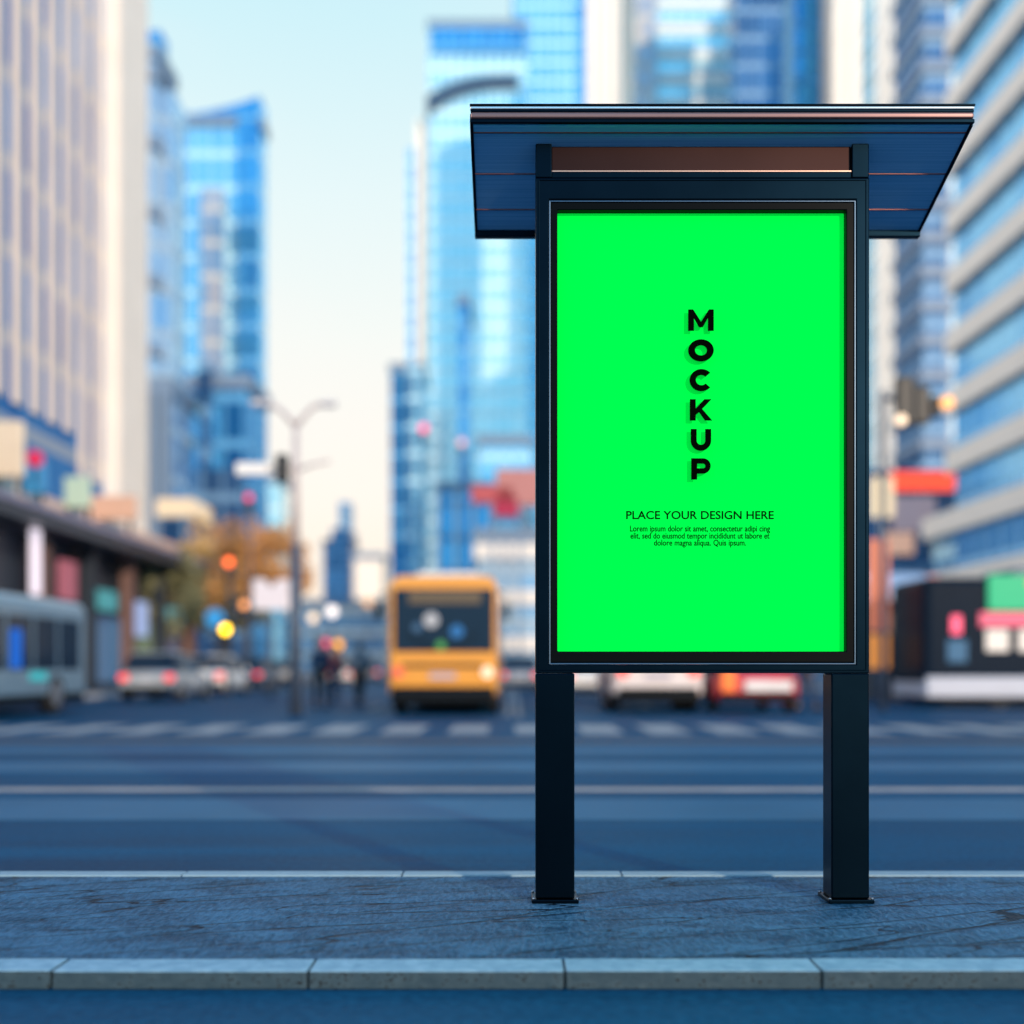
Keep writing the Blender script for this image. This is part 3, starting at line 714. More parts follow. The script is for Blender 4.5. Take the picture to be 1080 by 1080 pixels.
# --- low dark shop building right, with red sign
t = empty('shop_building', (21, 74, 0), 'low dark shop building with a long red lit sign right of the poster', 'building')
x0, x1 = ax(912,70)-21, ax(1012,70)-21
m_ = MB(); m_.box(x0, x1, -4, 5, 0, az(495,70)); m_.build('wall', GB['deep'], t)
m_ = MB(); m_.box(ax(938,70)-21, ax(1006,70)-21, -4.35, -4.003, az(518,70), az(498,70)); m_.build('shop_sign', lamp_mat('red_long_sign', (1.0,.10,.05), 1.3), t, bevel=.08)
m_ = MB(); m_.box(ax(918,70)-21, ax(940,70)-21, -4.5, -4.003, az(546,70), az(504,70)); m_.build('lit_panel', lamp_mat('warm_cream_panel', (1.0,.78,.50), 1.1), t, bevel=.08)
m_ = MB(); m_.box(ax(941,70)-21, ax(985,70)-21, -4.3, -4.003, az(560,70), az(524,70)); m_.build('window_band', mat('grey_window_band', (.35,.32,.38), .4, emit=(.5,.35,.35), es=.3), t)
m_ = MB(); m_.box(ax(930,70)-21, ax(962,70)-21, -4.32, -4.003, az(585,70), az(562,70)); m_.build('window_band', mat('warm_window_band', (.5,.32,.25), .4, emit=(.8,.45,.30), es=.5), t)
# arch of red lanterns centre (red umbrellas / signs behind the bus)
for i, (px, py, w_, h_, c_, lb) in enumerate(((520,521,2.4,1.0,(.95,.20,.22),'coral red sign on the shopfront left of the sign post'), (548,514,2.6,2.0,(.98,.42,.40),'larger salmon pink sign touching the sign post edge'), (534,533,1.4,1.2,(.85,.06,.16),'small deep red sign between coral and pink signs'))):
    t = empty('street_sign', (ax(px,62), 62, 0), lb, 'sign')
    zc = az(py,62)
    m_ = MB(); m_.cyl((0,0,.0), (0,0,zc-h_/2), .09); m_.build('pole', W_mid, t)
    m_ = MB(); m_.box(-w_/2, w_/2, -.15, .15, zc-h_/2+.001, zc+h_/2); m_.build('panel', lamp_mat('red_sign_%d' % i, c_, .28), t, bevel=.12)

# ------------------------------------------------------------------ trees
def leafy(name, m, c, rad, n, size, parent, seed):
    rnd = random.Random(seed); mb = MB()
    cl_ = []
    for i in range(26):
        while True:
            p = Vector((rnd.uniform(-1,1), rnd.uniform(-1,1), rnd.uniform(-1,1)))
            if p.length < 1: break
        cl_.append((Vector((p.x*rad[0], p.y*rad[1], p.z*rad[2]))+Vector(c), rnd.uniform(.22,.42)*min(rad)))
    for i in range(n):
        cc, rr = rnd.choice(cl_)
        d = Vector((rnd.gauss(0,1), rnd.gauss(0,1), rnd.gauss(0,1))).normalized()*rr*rnd.random()**.4
        p = cc+d; a = Vector((rnd.gauss(0,1), rnd.gauss(0,1), rnd.gauss(0,1))).normalized(); b = a.orthogonal().normalized()
        cr = a.cross(b); s = size*rnd.uniform(.6,1.3)
        mb.poly([p+b*s, p+cr*s*.5, p-b*s, p-cr*s*.5], [(0,1,2,3)])
    me = bpy.data.meshes.new(name); me.from_pydata(mb.v, [], mb.f); me.materials.append(m)
    o = bpy.data.objects.new(name, me); col.objects.link(o); o.parent = parent
    return o
bark = mat('brown_bark', (.08,.055,.04), .9, bump=.4)
def tree(label, px, D, h, crown_r, leafm, seed, group='street trees along the left pavement'):
    t = empty('autumn_tree', (ax(px,D), D, .12), label, 'tree', group)
    rnd = random.Random(seed)
    m_ = MB(); m_.tube([(0,0,-.05),(.05,0,h*.25),(-.05,.05,h*.5),(0,0,h*.8)], [.17,.13,.09,.03], 10)
    for k in range(7):
        a = rnd.uniform(0, 6.28); z = h*rnd.uniform(.3,.6); r_ = crown_r*.7
        m_.tube([(0,0,z),(math.cos(a)*r_*.5,math.sin(a)*r_*.5,z+h*.12),(math.cos(a)*r_,math.sin(a)*r_,z+h*.26)], [.07,.045,.015], 7)
    m_.build('trunk', bark, t)
    leafy('crown', leafm, (0,0,h*.68), (crown_r, crown_r, h*.30), 5200, .13, t, seed)
    return t
L_or = mat('orange_leaves', (.60,.30,.10), .7, var=.35, scale=2.2)
L_ye = mat('golden_leaves', (.62,.40,.15), .7, var=.4, scale=2.2)
L_ol = mat('olive_leaves', (.22,.22,.12), .7, var=.4, scale=2.2)
tree('golden autumn tree left of the orange lamp, tallest of the row', 204, 60, 8.9, 2.8, L_ye, 3)
tree('orange autumn tree behind the orange lamp, next to the blue tower', 262, 56, 8.4, 2.6, L_or, 5)
tree('olive green tree beside the end of the dark canopy', 172, 54, 6.8, 2.1, L_ol, 8)
tree('olive green tree below the two orange crowns', 232, 66, 6.6, 2.6, L_ol, 11)

# ------------------------------------------------------------------ vehicles
tyre = mat('black_rubber', (.012,.012,.014), .8)
rimm = mat('alloy_rim', (.45,.46,.48), .35, .8)
glassd = mat('dark_vehicle_glass', (.008,.022,.045), .12, .0, spec=.2)
trimb = mat('black_trim', (.005,.007,.010), .5, spec=.1)
tail = lamp_mat('red_tail_light', (1.0,.06,.05), 1.6)
headl = lamp_mat('warm_headlight', (1.0,.72,.52), 1.4)
platem = mat('blank_number_plate', (.55,.55,.60), .5)
def wheel(parent, x, y, r, w=.2):
    s_ = 1 if x > 0 else -1
    m_ = MB(); m_.tube([(x-s_*w/2,y,r),(x-s_*w*.45,y,r),(x+s_*w*.4,y,r),(x+s_*w/2,y,r)], [r*.93,r,r,r*.93], 22); wh = m_.build('wheel', tyre, parent)
    m_ = MB(); m_.cyl((x+s_*w*.5,y,r), (x+s_*(w*.5+.012),y,r), r*.62, seg=18); m_.build('rim', rimm, wh)
def section(y, w, zb, zt, r=.12):
    return [(w-r,y,zb),(w,y,zb+r),(w,y,(zb+zt)/2),(w-.03,y,zt-r),(w-r-.02,y,zt),(-w+r+.02,y,zt),(-w+.03,y,zt-r),(-w,y,(zb+zt)/2),(-w,y,zb+r),(-w+r,y,zb)]
def car(name, label, loc, paint, rz=0, length=4.3, width=1.78, height=1.48, kind='hatch', group=None, lights=True):
    """rear of the car at local -Y"""
    t = empty(name, loc, label, 'car', group, rz)
    hl, hw = length/2, width/2
    belt = .92
    m_ = MB(); m_.loft([section(-hl, hw*.86, .38, .80), section(-hl+.08, hw*.95, .28, .92), section(-hl+.5, hw, .22, belt+.04), section(-hl*.3, hw, .2, belt), section(hl*.35, hw, .2, belt-.02), section(hl*.6, hw*.99, .22, .88), section(hl-.25, hw*.93, .27, .76), section(hl, hw*.78, .36, .62)])
    body = m_.build('body', paint, t)
    def cab(y, w, z0, z1, wt): return [(w,y,z0),(wt,y,z1-.05),(wt-.1,y,z1),(-wt+.1,y,z1),(-wt,y,z1-.05),(-w,y,z0)]
    rb = -hl+(.12 if kind == 'hatch' else .75)
    b2 = belt-.04
    secs = [cab(rb, hw*.90, b2, b2+.06, hw*.85), cab(rb+.40, hw*.92, b2, height-.03, hw*.74), cab(rb+1.1, hw*.93, b2, height-.003, hw*.78), cab(rb+2.0, hw*.93, b2, height-.02, hw*.76), cab(rb+2.9, hw*.90, b2, b2+.05, hw*.84)]
    m_ = MB(); m_.loft(secs, smooth=False); m_.build('window_glass', glassd, t)
    m_ = MB(); hr = height
    m_.loft([[(hw*.72,rb+.36,hr-.035),(-hw*.72,rb+.36,hr-.035),(-hw*.68,rb+.36,hr+.005),(hw*.68,rb+.36,hr+.005)], [(hw*.79,rb+1.1,hr-.06),(-hw*.79,rb+1.1,hr-.06),(-hw*.7,rb+1.1,hr+.03),(hw*.7,rb+1.1,hr+.03)], [(hw*.77,rb+2.02,hr-.06),(-hw*.77,rb+2.02,hr-.06),(-hw*.68,rb+2.02,hr+.0),(hw*.68,rb+2.02,hr+.0)]])
    m_.build('roof', paint, t)
    for s_ in (-1, 1):
        for y in (-hl+.78, hl-.82): wheel(t, s_*(hw-.08), y, .32)
        m_ = MB(); m_.box(*sorted((s_*hw*.60, s_*hw*.93)), -hl-.02, -hl+.06, .64, .82); m_.build('tail_light', tail if lights else mat('dull_red_lens', (.35,.03,.03), .3), t, bevel=.02)
        m_ = MB(); m_.box(*sorted((s_*hw*.45, s_*hw*.76)), hl-.07, hl+.015, .50, .60); m_.build('headlight', mat('headlight_glass', (.7,.7,.72), .1), t, bevel=.02)
        m_ = MB(); m_.box(*sorted((s_*(hw-.02), s_*(hw+.13))), rb+2.35, rb+2.47, belt, belt+.13); m_.build('wing_mirror', paint, t, bevel=.03)
        for yy in (rb+.5, rb+1.35, rb+2.25):
            pass
    m_ = MB(); m_.box(-hw*.88, hw*.88, -hl-.05, -hl+.1, .28, .46); m_.build('rear_bumper', trimb, t, bevel=.03)
    m_ = MB(); m_.box(-hw*.82, hw*.82, hl-.12, hl+.04, .24, .42); m_.build('front_bumper', trimb, t, bevel=.03)
    m_ = MB(); m_.box(-.25, .25, -hl-.035, -hl-.002, .62, .73); m_.build('number_plate', platem, t)
    return t
P_sil = mat('silver_paint', (.42,.44,.46), .3, .3, coat=.6)
P_wht = mat('white_paint', (.78,.76,.74), .3, coat=.6)
P_blk = mat('dark_blue_paint', (.03,.06,.12), .25, coat=.6)
P_red = mat('red_paint', (.55,.04,.05), .3, coat=.6)
P_gry = mat('grey_paint', (.22,.25,.30), .3, coat=.6)
car('parked_car', 'silver hatchback beyond the blue grey minibus, nearest car on the left', (ax(156,34), 36, 0), P_sil)
car('parked_car', 'pale grey car with red tail lights left of the yellow lamp', (ax(213,42), 44, 0), P_wht, kind='sedan')
car('parked_car', 'dark blue car right of the pale grey car, below the yellow lamp', (ax(256,50), 52, 0), P_blk, kind='sedan')
car('parked_car', 'white car with red lights far down the avenue by the lamp post', (ax(357,62), 64, 0), P_wht)
car('parked_car', 'grey car far away between the lamp post and the bus', (ax(388,80), 82, 0), P_gry)
car('parked_car', 'white car low between the sign legs, close to the left leg', (ax(622,36), 38, 0), P_wht, kind='sedan')
car('parked_car', 'pale car behind the lamp post, beyond the dark blue car', (ax(292,66), 70, 0), P_sil)
car('parked_car', 'grey car right of the bus seen beside the left sign leg', (ax(548,46), 48, 0), P_gry)

def bus(name, label, loc, rz, length, width, height, body_c, front='rear', belt=1.35, cat='bus', roof_unit=True, head=True):
    """viewed end at local -Y"""
    t = empty(name, loc, label, cat, None, rz)
    hl, hw = length/2, width/2
    m_ = MB()
    def s2(y, w, z0, z1, r):
        o = []
        for (cx, cz, a0) in ((w-r, z1-r, 0), (-w+r, z1-r, 90)):
            for k in range(6):
                a = R(a0+90*k/5); o.append((cx+r*math.cos(a), y, cz+r*math.sin(a)))
        o += [(-w, y, z0+.05), (-w+.05, y, z0), (w-.05, y, z0), (w, y, z0+.05)]
        return o
    z0 = .42
    m_.loft([s2(-hl, hw-.10, z0+.05, height-.14, .25), s2(-hl+.07, hw-.02, z0, height-.04, .28), s2(-hl+.25, hw, z0, height, .3), s2(hl-.2, hw, z0, height, .3), s2(hl, hw-.08, z0+.04, height-.1, .25)], smooth=False)
    body = m_.build('body', body_c, t)
    m_ = MB(); m_.box(-hw+.06, hw-.06, -hl+.12, hl-.12, .22, z0-.001); m_.build('chassis', trimb, t)
    # windscreen with the display above it
    m_ = MB(); m_.box(-hw+.13, hw-.09, -hl-.035, -hl+.12, belt, height-.30); ws = m_.build('windscreen', glassd, t, bevel=.05, bseg=3)
    m_ = MB(); m_.box(-hw*.62, hw*.70, -hl-.05, -hl-.036, height-.62, height-.37); m_.build('destination_display', mat('dim_amber_display', (.07,.05,.03), .4, emit=(.4,.25,.12), es=.12), ws)
    m_ = MB(); m_.box(-hw+.12, hw-.12, -hl-.06, -hl+.1, z0-.12, z0+.16); m_.build('bumper', trimb if head else trimb, t, bevel=.04)
    m_ = MB(); m_.box(-hw+.3, hw-.3, -hl-.03, -hl+.1, 1.02, 1.10); m_.build('grille', trimb, t, bevel=.01)
    for s_, mm in ((-1, mat('dim_red_lamp', (.6,.10,.06), .3, emit=(.8,.12,.06), es=.5)), (1, headl)):
        m_ = MB(); m_.cyl((s_*(hw-.22), -hl-.05, .92), (s_*(hw-.22), -hl+.05, .92), .12); m_.build('headlight', mm if head else tail, t)
    for s_ in (-1, 1):
        m_ = MB(); m_.tube([(s_*(hw-.05), -hl+.1, height-.35), (s_*(hw+.18), -hl-.1, height-.45), (s_*(hw+.18), -hl-.1, height-.6)], .02, 6)
        ar = m_.build('mirror_arm', trimb, t)
        m_ = MB(); m_.box(*sorted((s_*(hw+.12), s_*(hw+.26))), -hl-.14, -hl-.06, height-.98, height-.6); m_.build('mirror', trimb, ar, bevel=.02)
        n = int((length-1)/1.25)
        for i in range(n):
            y = -hl+.65+i*(length-1.1)/n
            m_ = MB(); m_.box(*sorted((s_*(hw-.02), s_*(hw+.012))), y, y+(length-1.1)/n-.12, belt+.02, height-.45); m_.build('side_window', glassd, t, bevel=.03)
        for y in (-hl+1.6, hl-1.9): wheel(t, s_*(hw-.13), y, .44, .28)
    m_ = MB(); m_.box(-.28, .28, -hl-.045, -hl-.002, .78, .90); m_.build('number_plate', mat('lilac_grey_plate', (.36,.33,.42), .5), t)
    if roof_unit:
        m_ = MB(); m_.box(-hw*.62, hw*.62, -hl*.6, hl*.1, height-.002, height+.22); m_.build('roof_unit', P_wht, t, bevel=.08, bseg=3)
    return t
P_yel = mat('orange_yellow_paint', (.74,.30,.03), .35, coat=.5, var=.06)
BD = 24.2
cb = bus('city_bus', 'orange yellow bus with a dark windscreen coming down the avenue', (ax(467,BD), BD+4.6, 0), 0, 9.2, 2.34, 3.0, P_yel)
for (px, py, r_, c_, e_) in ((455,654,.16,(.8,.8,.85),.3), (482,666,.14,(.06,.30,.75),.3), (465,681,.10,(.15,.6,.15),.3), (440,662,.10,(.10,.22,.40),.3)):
    q = MB(); q.cyl((ax(px,BD)-ax(467,BD), -4.648, az(py,BD)), (ax(px,BD)-ax(467,BD), -4.637, az(py,BD)), r_); q.build('reflection_disc', lamp_mat('reflection_glow_%d' % px, c_, e_), cb)  # glowing discs on the glass imitate reflections in the windscreen
for s_ in (-1, 1):
    q = MB(); q.tube([(s_*.12,-4.66,1.38),(s_*.75,-4.66,1.75)], .015, 6); q.build('wiper', trimb, cb)
q = MB(); q.box(-1.1, 1.1, -4.64, -4.0, .24, .62); q.build('lower_valance', trimb, cb, bevel=.05)
wb = bus('minibus', 'blue grey minibus seen from its side at the left edge under the canopy', (-11.2, 23.2, 0), 0, 7.6, 2.3, 2.55, mat('blue_grey_paint', (.16,.25,.33), .3, coat=.3), belt=.95, roof_unit=False)
m_ = MB(); m_.box(1.163, 1.19, -.45, .05, 1.0, 1.8); m_.build('side_display', lamp_mat('blue_display', (.01,.16,.75), .6), wb)
m_ = MB(); m_.box(1.163, 1.19, .5, 1.3, .75, .92); m_.build('side_display', lamp_mat('teal_display', (.05,.55,.60), .7), wb)
m_ = MB(); m_.box(.5, .9, -2.5, -1.7, 2.54, 2.66); m_.build('roof_light', mat('dull_red_roof_light', (.5,.06,.08), .4), wb, bevel=.03)
# van and red car below the poster
van = bus('delivery_van', 'white van with a dark lower front between the sign legs', (ax(695,25), 27.6, 0), 0, 5.0, 2.0, 2.0, mat('pinkish_white_paint', (.72,.62,.60), .35), belt=1.02, roof_unit=False, cat='van', head=False)
rc = car('parked_car', 'red car with a white lower front, right of the van between the sign legs', (ax(800,25), 27.2, 0), P_red, height=1.6, width=1.9, lights=False)
m_ = MB(); m_.box(-.80, -.50, -2.24, -2.10, .50, .98); m_.build('tail_light', lamp_mat('orange_lamp', (1.0,.22,.05), 1.1), rc, bevel=.04)
m_ = MB(); m_.box(-.3, .75, -2.22, -2.13, .50, .72); m_.build('rear_panel', P_wht, rc, bevel=.03)
# side-on dark and white bus on the right
SBD = 28.0
t = empty('tram', (ax(975,SBD)+6.5, SBD+1.25, .0), 'dark tram with a white skirt and bright screens at the right edge', 'tram')
def tr_box(n, m, x0, x1, y0, y1, z0, z1, bev=.03, parent=None):
    q = MB(); q.box(x0, x1, y0, y1, z0, z1); return q.build(n, m, parent or t, bevel=bev)
tr_box('body', mat('dark_tram_body', (.004,.012,.026), .4, spec=.05), -6.5, 6.5, -1.25, 1.25, .62, 3.25, .15)
tr_box('skirt', mat('lilac_white_skirt', (.45,.47,.56), .4), -6.46, 6.46, -1.29, 1.29, .28, .80, .05)
tr_box('undercarriage', trimb, -6.0, 6.0, -1.1, 1.1, .10, .279, .02)
tr_box('roof_pod', W_navy, -4.2, 5.2, -.9, .9, 3.251, 3.5, .06)
tr_box('advert_screen', lamp_mat('green_screen', (.02,.55,.26), .75), -4.95, -2.6, -1.33, -1.24, 2.42, 3.30, .02)
tr_box('advert_screen', lamp_mat('yellow_screen', (.75,.55,.10), .6), -4.15+.15, -3.0, -1.345, -1.331, 2.98, 3.24, .0)
tr_box('route_strip', lamp_mat('pink_strip', (.95,.16,.26), .9), -5.15, -2.5, -1.32, -1.24, 2.03, 2.38, .02)
for x_ in (-5.05, -4.25, -3.4):
    tr_box('side_window', lamp_mat('cream_lit_window', (.95,.84,.76), .8), x_+.05, x_+.62, -1.3, -1.24, 1.42, 1.96, .05)
tr_box('signal_lamp', lamp_mat('pink_lamp', (1.0,.12,.22), 1.6), -5.85, -5.6, -1.31, -1.24, 1.85, 2.3, .05)
tr_box('side_window', mat('blue_tinted_window', (.05,.14,.26), .15), -5.95, -5.45, -1.28, -1.24, 1.15, 1.7, .02)
for x_ in (-4.6, -3.4, 3.2, 4.4):
    q = MB(); q.cyl((x_, -1.2, .30), (x_, -1.0, .30), .30, seg=20); q.build('wheel', tyre, t)
# bus shelter with pale awning, right of the poster
KD = 34.0
t = empty('kiosk', (ax(962,KD), KD+1.2, 0.0), 'small kiosk with a pale blue awning and brown posts right of the poster', 'kiosk')
kx = ax(962,KD)
def kb(n, m, px0, px1, y0, y1, py1, py0, bev=.02):
    q = MB(); q.box(ax(px0,KD)-kx, ax(px1,KD)-kx, y0, y1, az(py1,KD), az(py0,KD)); return q.build(n, m, t, bevel=bev)
q = MB(); q.prism([(-1.5,az(634,KD)),(-1.5,az(628,KD)),(1.0,az(598,KD)),(1.0,az(634,KD))], 'x', ax(928,KD)-kx, ax(1001,KD)-kx)
q.build('awning', mat('pale_blue_awning', (.34,.44,.60), .6), t)
kb('wall', W_dark, 930, 999, -.6, .9, 741, 634.3)
for px in (946, 979):
    q = MB(); q.box(ax(px,KD)-kx-.10, ax(px,KD)-kx+.10, -1.3, -1.1, az(741,KD), az(634.5,KD)); q.build('post', mat('brown_post', (.24,.17,.14), .6), t)
kb('menu_board', lamp_mat('orange_board', (.75,.22,.10), .5), 955, 970, -.68, -.602, 732, 714)
kb('menu_board', lamp_mat('pink_board', (.75,.35,.35), .6), 985, 998, -.68, -.602, 628, 605)
# added glowing banner standing in for an edge glow beside the right leg
t = empty('edge_glow_banner', (ax(927,30), 30, .0), 'narrow orange red vertical banner added for an edge glow beside the right sign leg', 'banner')
q = MB(); q.cyl((0,0,0), (0,0,5.0), .05); q.build('pole', W_mid, t)
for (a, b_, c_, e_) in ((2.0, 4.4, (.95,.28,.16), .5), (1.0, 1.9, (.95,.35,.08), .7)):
    q = MB(); q.box(-.30, .25, -.09, -.055, a, b_); q.build('glow_cloth', lamp_mat('orange_edge_glow_%d' % int(a), c_, e_), t)

# ------------------------------------------------------------------ street furniture
polem = mat('pinkish_grey_pole', (.50,.42,.42), .5)
poled = mat('dark_pole', (.05,.07,.11), .5)
LD = 24.0
t = empty('street_lamp', (ax(312,LD), LD, 0), 'tall double armed street lamp carrying a black traffic signal, left of the bus', 'street lamp')
def lz(py): return az(py, LD)
def lx(px): return ax(px, LD)-ax(312, LD)
q = MB(); q.cyl((0,0,0), (0,0,lz(575)), .14, .11); q.build('pole_base', poled, t)
q = MB(); q.cyl((0,0,lz(575)), (0,0,lz(446)), .085, .06); q.build('pole', polem, t)
for s_, px in ((-1, 270), (1, 350)):
    e_ = lx(px)
    q = MB(); q.tube([(0,0,lz(450)), (e_*.2,0,lz(440)), (e_*.45,0,lz(430)), (e_*.75,0,lz(425)), (e_,0,lz(424))], [.06,.055,.05,.05,.05], 8); ar = q.build('arm', polem, t)
    q = MB(); q.box(*sorted((e_*.7, e_*1.12)), -.11, .11, lz(424)-.09, lz(424)+.03); q.build('lamp_head', mat('pale_lamp_head', (.55,.52,.55), .5), ar, bevel=.03)
q = MB(); q.tube([(0,0,lz(496)), (lx(330),0,lz(490)), (lx(348),0,lz(486))], .035, 8); q.build('side_arm', polem, t)
q = MB(); q.tube([(0,0,lz(495)), (lx(250),0,lz(495))], .045, 8); q.build('side_arm', polem, t)
q = MB(); q.box(lx(250), lx(283), -.14, -.055, lz(502), lz(489)); q.build('arm_sign', mat('white_arm_sign', (.78,.74,.72), .5), t, bevel=.02)
q = MB(); q.box(lx(293), lx(307)-.01, -.32, -.06, lz(510), lz(481)); sg = q.build('traffic_signal', mat('black_signal', (.008,.010,.014), .5), t, bevel=.06)
for k, zz in enumerate((503, 495.5, 488)):
    q = MB(); q.cyl((lx(300), -.325, lz(zz)), (lx(300), -.345, lz(zz)), .055); q.build('signal_lens', mat('dark_lens', (.03,.02,.02), .2), sg)
def traffic_light(label, px, py, D, c, s, r=.11, arm=0, pole_px=None):
    t = empty('traffic_light', (ax(px,D), D, 0), label, 'traffic light', 'traffic lights along the avenue')
    z = az(py, D)
    q = MB(); q.cyl((0,.12,0), (0,.12,z+.2), .06, .05); q.build('pole', poled, t)
    q = MB(); q.box(-.17, .17, -.10, .06, z-.75, z+.25); h_ = q.build('signal_head', mat('black_signal', (0,0,0)), t, bevel=.04)
    q = MB(); q.sphere((0,-.11,z), r, sc=(1,.5,1)); q.build('lit_lens', lamp_mat(label[:12]+'lens', c, s), h_)
    for dz in (-.28, -.56):
        q = MB(); q.sphere((0,-.10,z+dz), .10, sc=(1,.4,1)); q.build('dark_lens', mat('dark_lens', (.03,.02,.02), .2), h_)
    return t
traffic_light('bright yellow traffic light above the parked cars', 238.5, 664, 40, (1.0,.58,.01), 7, r=.16)
traffic_light('orange red traffic light in front of the orange tree', 242, 593, 48, (1.0,.14,.03), 4, r=.17)
traffic_light('small dull orange traffic light left of the white billboard', 258, 638, 46, (.95,.36,.12), 2.5, r=.15)
traffic_light('high pink traffic light in front of the navy office block', 263, 525, 52, (.85,.05,.18), 2, r=.16)
traffic_light('red traffic light high in front of the slab left of the cyan tower', 447, 452, 70, (.90,.06,.18), 2.2, r=.26)
traffic_light('small pink traffic light in front of the cyan tower', 487, 467, 70, (.9,.40,.42), 1.5, r=.22)
traffic_light('red traffic light low between lamp post and bus', 343, 678, 50, (.9,.05,.08), 2.2, r=.16)
traffic_light('amber traffic light right of the low red one', 357, 680, 48, (1.0,.42,.04), 2.2, r=.19)
# blue round sign behind the yellow light, white billboard, kiosk lights
t = empty('road_sign', (ax(227,44), 44, 0), 'round blue road sign just left of the yellow traffic light', 'road sign')
q = MB(); q.cyl((0,0,0), (0,0,az(652,44)), .04); q.build('pole', poled, t)
q = MB(); q.cyl((0,-.06,az(652,44)), (0,-.03,az(652,44)), .36, seg=24); q.build('disc', mat('blue_disc', (.03,.25,.55), .4, emit=(.03,.25,.6), es=.3), t)
t = empty('billboard', (ax(286,40), 40, 0), 'white roadside billboard on a dark post left of the lamp post', 'billboard')
q = MB(); q.cyl((0,0,0), (0,0,az(646,40)), .09); q.build('post', poled, t)
q = MB(); z1_, z0_ = az(611,40), az(643,40); w_ = 19/30
q.prism([(-w_,z0_),(-w_,z1_),(-w_*.35,z1_),(0,z1_-.3),(w_*.4,z1_),(w_,z1_),(w_,z0_)], 'y', -.08, .08); q.build('panel', lamp_mat('white_board_panel', (.85,.76,.80), .75), t, bevel=.03)
for lb, px, py, D, c, s, r in (('large cool white globe lamp right of the lamp post', 350, 645, 60, (1.0,.9,.86), 1.8, .30),
                               ('smaller warm globe lamp beside the cool white one', 330, 652, 60, (1.0,.74,.5), 1.8, .24),
                               ('orange globe lamp in front of the peach block', 388, 636, 80, (1.0,.5,.2), 1.2, .30)):
    t = empty('globe_lamp', (ax(px,D), D, 0), lb, 'street lamp', 'globe lamps down the avenue')
    z = az(py, D)
    q = MB(); q.cyl((0,0,0), (0,0,z-r*.9), .06, .04); q.build('pole', poled, t)
    q = MB(); q.sphere((0,0,z), r); q.build('globe', lamp_mat('globe_'+lb[:10], c, s), t)
# signal mast right of the poster
MD = 26.0
t = empty('signal_mast', (ax(931,MD), MD, 0), 'signal mast with dark signal heads and warm lamps right of the poster', 'traffic light')
mx_ = ax(931,MD)
q = MB(); q.cyl((0,0,0), (0,0,az(412,MD)), .08, .06); q.build('pole', poled, t)
q = MB(); q.tube([(0,0,az(420,MD)), (ax(1000,MD)-mx_,0,az(428,MD))], [.06,.045], 8); q.build('mast_arm', poled, t)
for (px, y0_, y1_, px2) in ((950,400,452,.42),(968,410,450,.36),(983,420,442,.2)):
    q = MB(); X_ = ax(px,MD)-mx_; q.box(X_-px2/2, X_+px2/2, -.34, -.07, az(y1_,MD), az(y0_,MD)); hd = q.build('signal_head', mat('black_signal', (0,0,0)), t, bevel=.05)
for (px, py, c, s, r) in ((944,447,(1.0,.74,.52),2,.12),(992,429,(1.0,.45,.15),2,.15)):
    X_ = ax(px,MD)-mx_
    q = MB(); q.sphere((X_,-.40,az(py,MD)), r); q.build('lamp', lamp_mat('mast_lamp_%d' % px, c, s), t)

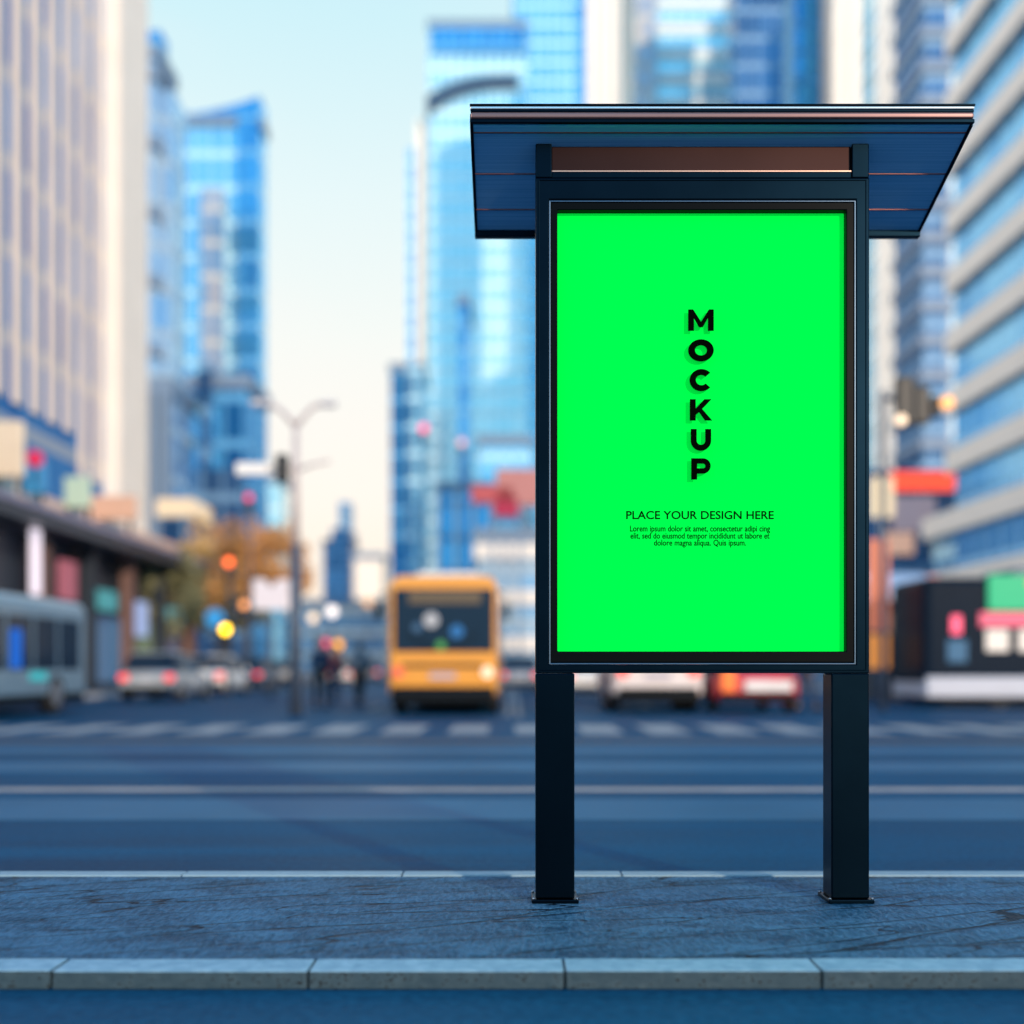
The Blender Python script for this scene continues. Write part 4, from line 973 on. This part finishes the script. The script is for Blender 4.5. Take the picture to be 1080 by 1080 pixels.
# ------------------------------------------------------------------ people
skin_m = mat('skin_tone', (.48,.30,.22), .6)
def skin_obj(name, pts, edges, rads, m, parent, root=0):
    me = bpy.data.meshes.new(name); me.from_pydata(pts, edges, []); me.materials.append(m)
    o = bpy.data.objects.new(name, me); col.objects.link(o); o.parent = parent
    md = o.modifiers.new('skin', 'SKIN'); md.use_smooth_shade = True
    for i, r_ in enumerate(rads): me.skin_vertices[0].data[i].radius = (r_, r_)
    me.skin_vertices[0].data[root].use_root = True
    sb = o.modifiers.new('sub', 'SUBSURF'); sb.levels = 1; sb.render_levels = 2
    return o
def person(label, px, D, top, trous, hair, rz=0, h=1.72, stride=.22, orange=None, zg=0.0):
    t = empty('person', (ax(px,D), D, zg), label, 'person', 'pedestrians crossing the avenue', rz)
    k = h/1.72
    J = dict(pel=(0,0,.95), wst=(0,0,1.08), chs=(0,.01,1.30), nk=(0,.0,1.46), hd0=(0,-.01,1.54), hd1=(0,-.01,1.66),
             hipL=(.09,0,.90), knL=(.10,-stride*.55,.50), anL=(.10,-stride*.8,.09), toL=(.10,-stride*.8-.15,.04),
             hipR=(-.09,0,.90), knR=(-.10,stride*.25,.50), anR=(-.10,stride,.12), toR=(-.10,stride-.12,.04),
             shL=(.18,0,1.40), elL=(.23,.08,1.13), wrL=(.22,.0,.90), haL=(.22,-.03,.80),
             shR=(-.18,0,1.40), elR=(-.23,-.02,1.13), wrR=(-.22,-.12,.92), haR=(-.22,-.17,.83))
    def mk(name, keys, edges, rad, m):
        idx = {a: i for i, a in enumerate(keys)}
        return skin_obj(name, [tuple(c*k for c in J[a]) for a in keys], [(idx[a], idx[b]) for a, b in edges], [rad[a]*k for a in keys], m, t)
    E = [('pel','wst'),('wst','chs'),('chs','nk'),('nk','hd0'),('hd0','hd1'),('pel','hipL'),('hipL','knL'),('knL','anL'),('anL','toL'),('pel','hipR'),('hipR','knR'),('knR','anR'),('anR','toR'),
         ('chs','shL'),('shL','elL'),('elL','wrL'),('wrL','haL'),('chs','shR'),('shR','elR'),('elR','wrR'),('wrR','haR')]
    rad = dict(pel=.12,wst=.11,chs=.13,nk=.05,hd0=.08,hd1=.095,hipL=.085,knL=.055,anL=.038,toL=.03,hipR=.085,knR=.055,anR=.038,toR=.03,shL=.05,elL=.038,wrL=.027,haL=.035,shR=.05,elR=.038,wrR=.027,haR=.035)
    mk('body', list(J), E, rad, skin_m)
    r2 = {a: v+.022 for a, v in rad.items()}
    kt = ['pel','wst','chs','shL','elL','wrL','shR','elR','wrR']; mk('jacket', kt, [e for e in E if e[0] in kt and e[1] in kt], r2, top)
    kl = ['pel','hipL','knL','anL','hipR','knR','anR']; mk('trousers', kl, [e for e in E if e[0] in kl and e[1] in kl], {a: rad[a]+.018 for a in rad}, trous)
    q = MB(); q.sphere((0,.02*k,1.655*k), .108*k, sc=(.95,1.0,1.0)); q.build('hair', hair, t)
    for s_ in ('L','R'):
        x_, y_, z_ = J['to'+s_]; q = MB(); q.box(x_*k-.05, x_*k+.05, (y_-.06)*k, (y_+.24)*k, 0.0, .09); q.build('shoe', trimb, t, bevel=.03)
    return t
Cnavy = mat('navy_cloth', (.03,.05,.10), .8); Cblk = mat('black_cloth', (.02,.02,.025), .85); Cred = mat('red_cloth', (.40,.06,.06), .8)
Cgr = mat('grey_cloth', (.20,.22,.26), .8); Hr = mat('dark_hair', (.02,.015,.012), .6); Cor = mat('tan_cloth', (.45,.30,.20), .8)
person('person in a navy jacket walking right of the lamp post', 338, 29, Cnavy, Cblk, Hr, rz=R(20))
person('person in a red jacket next to the one in navy', 353, 34, Cred, Cnavy, Hr, rz=R(-15), h=1.66)
person('person in a grey coat walking beside the bus front', 379, 31, Cgr, Cblk, Hr, rz=R(170))
person('person in black standing left of the right sign leg', 851, 27, Cblk, Cnavy, Hr, rz=R(60))
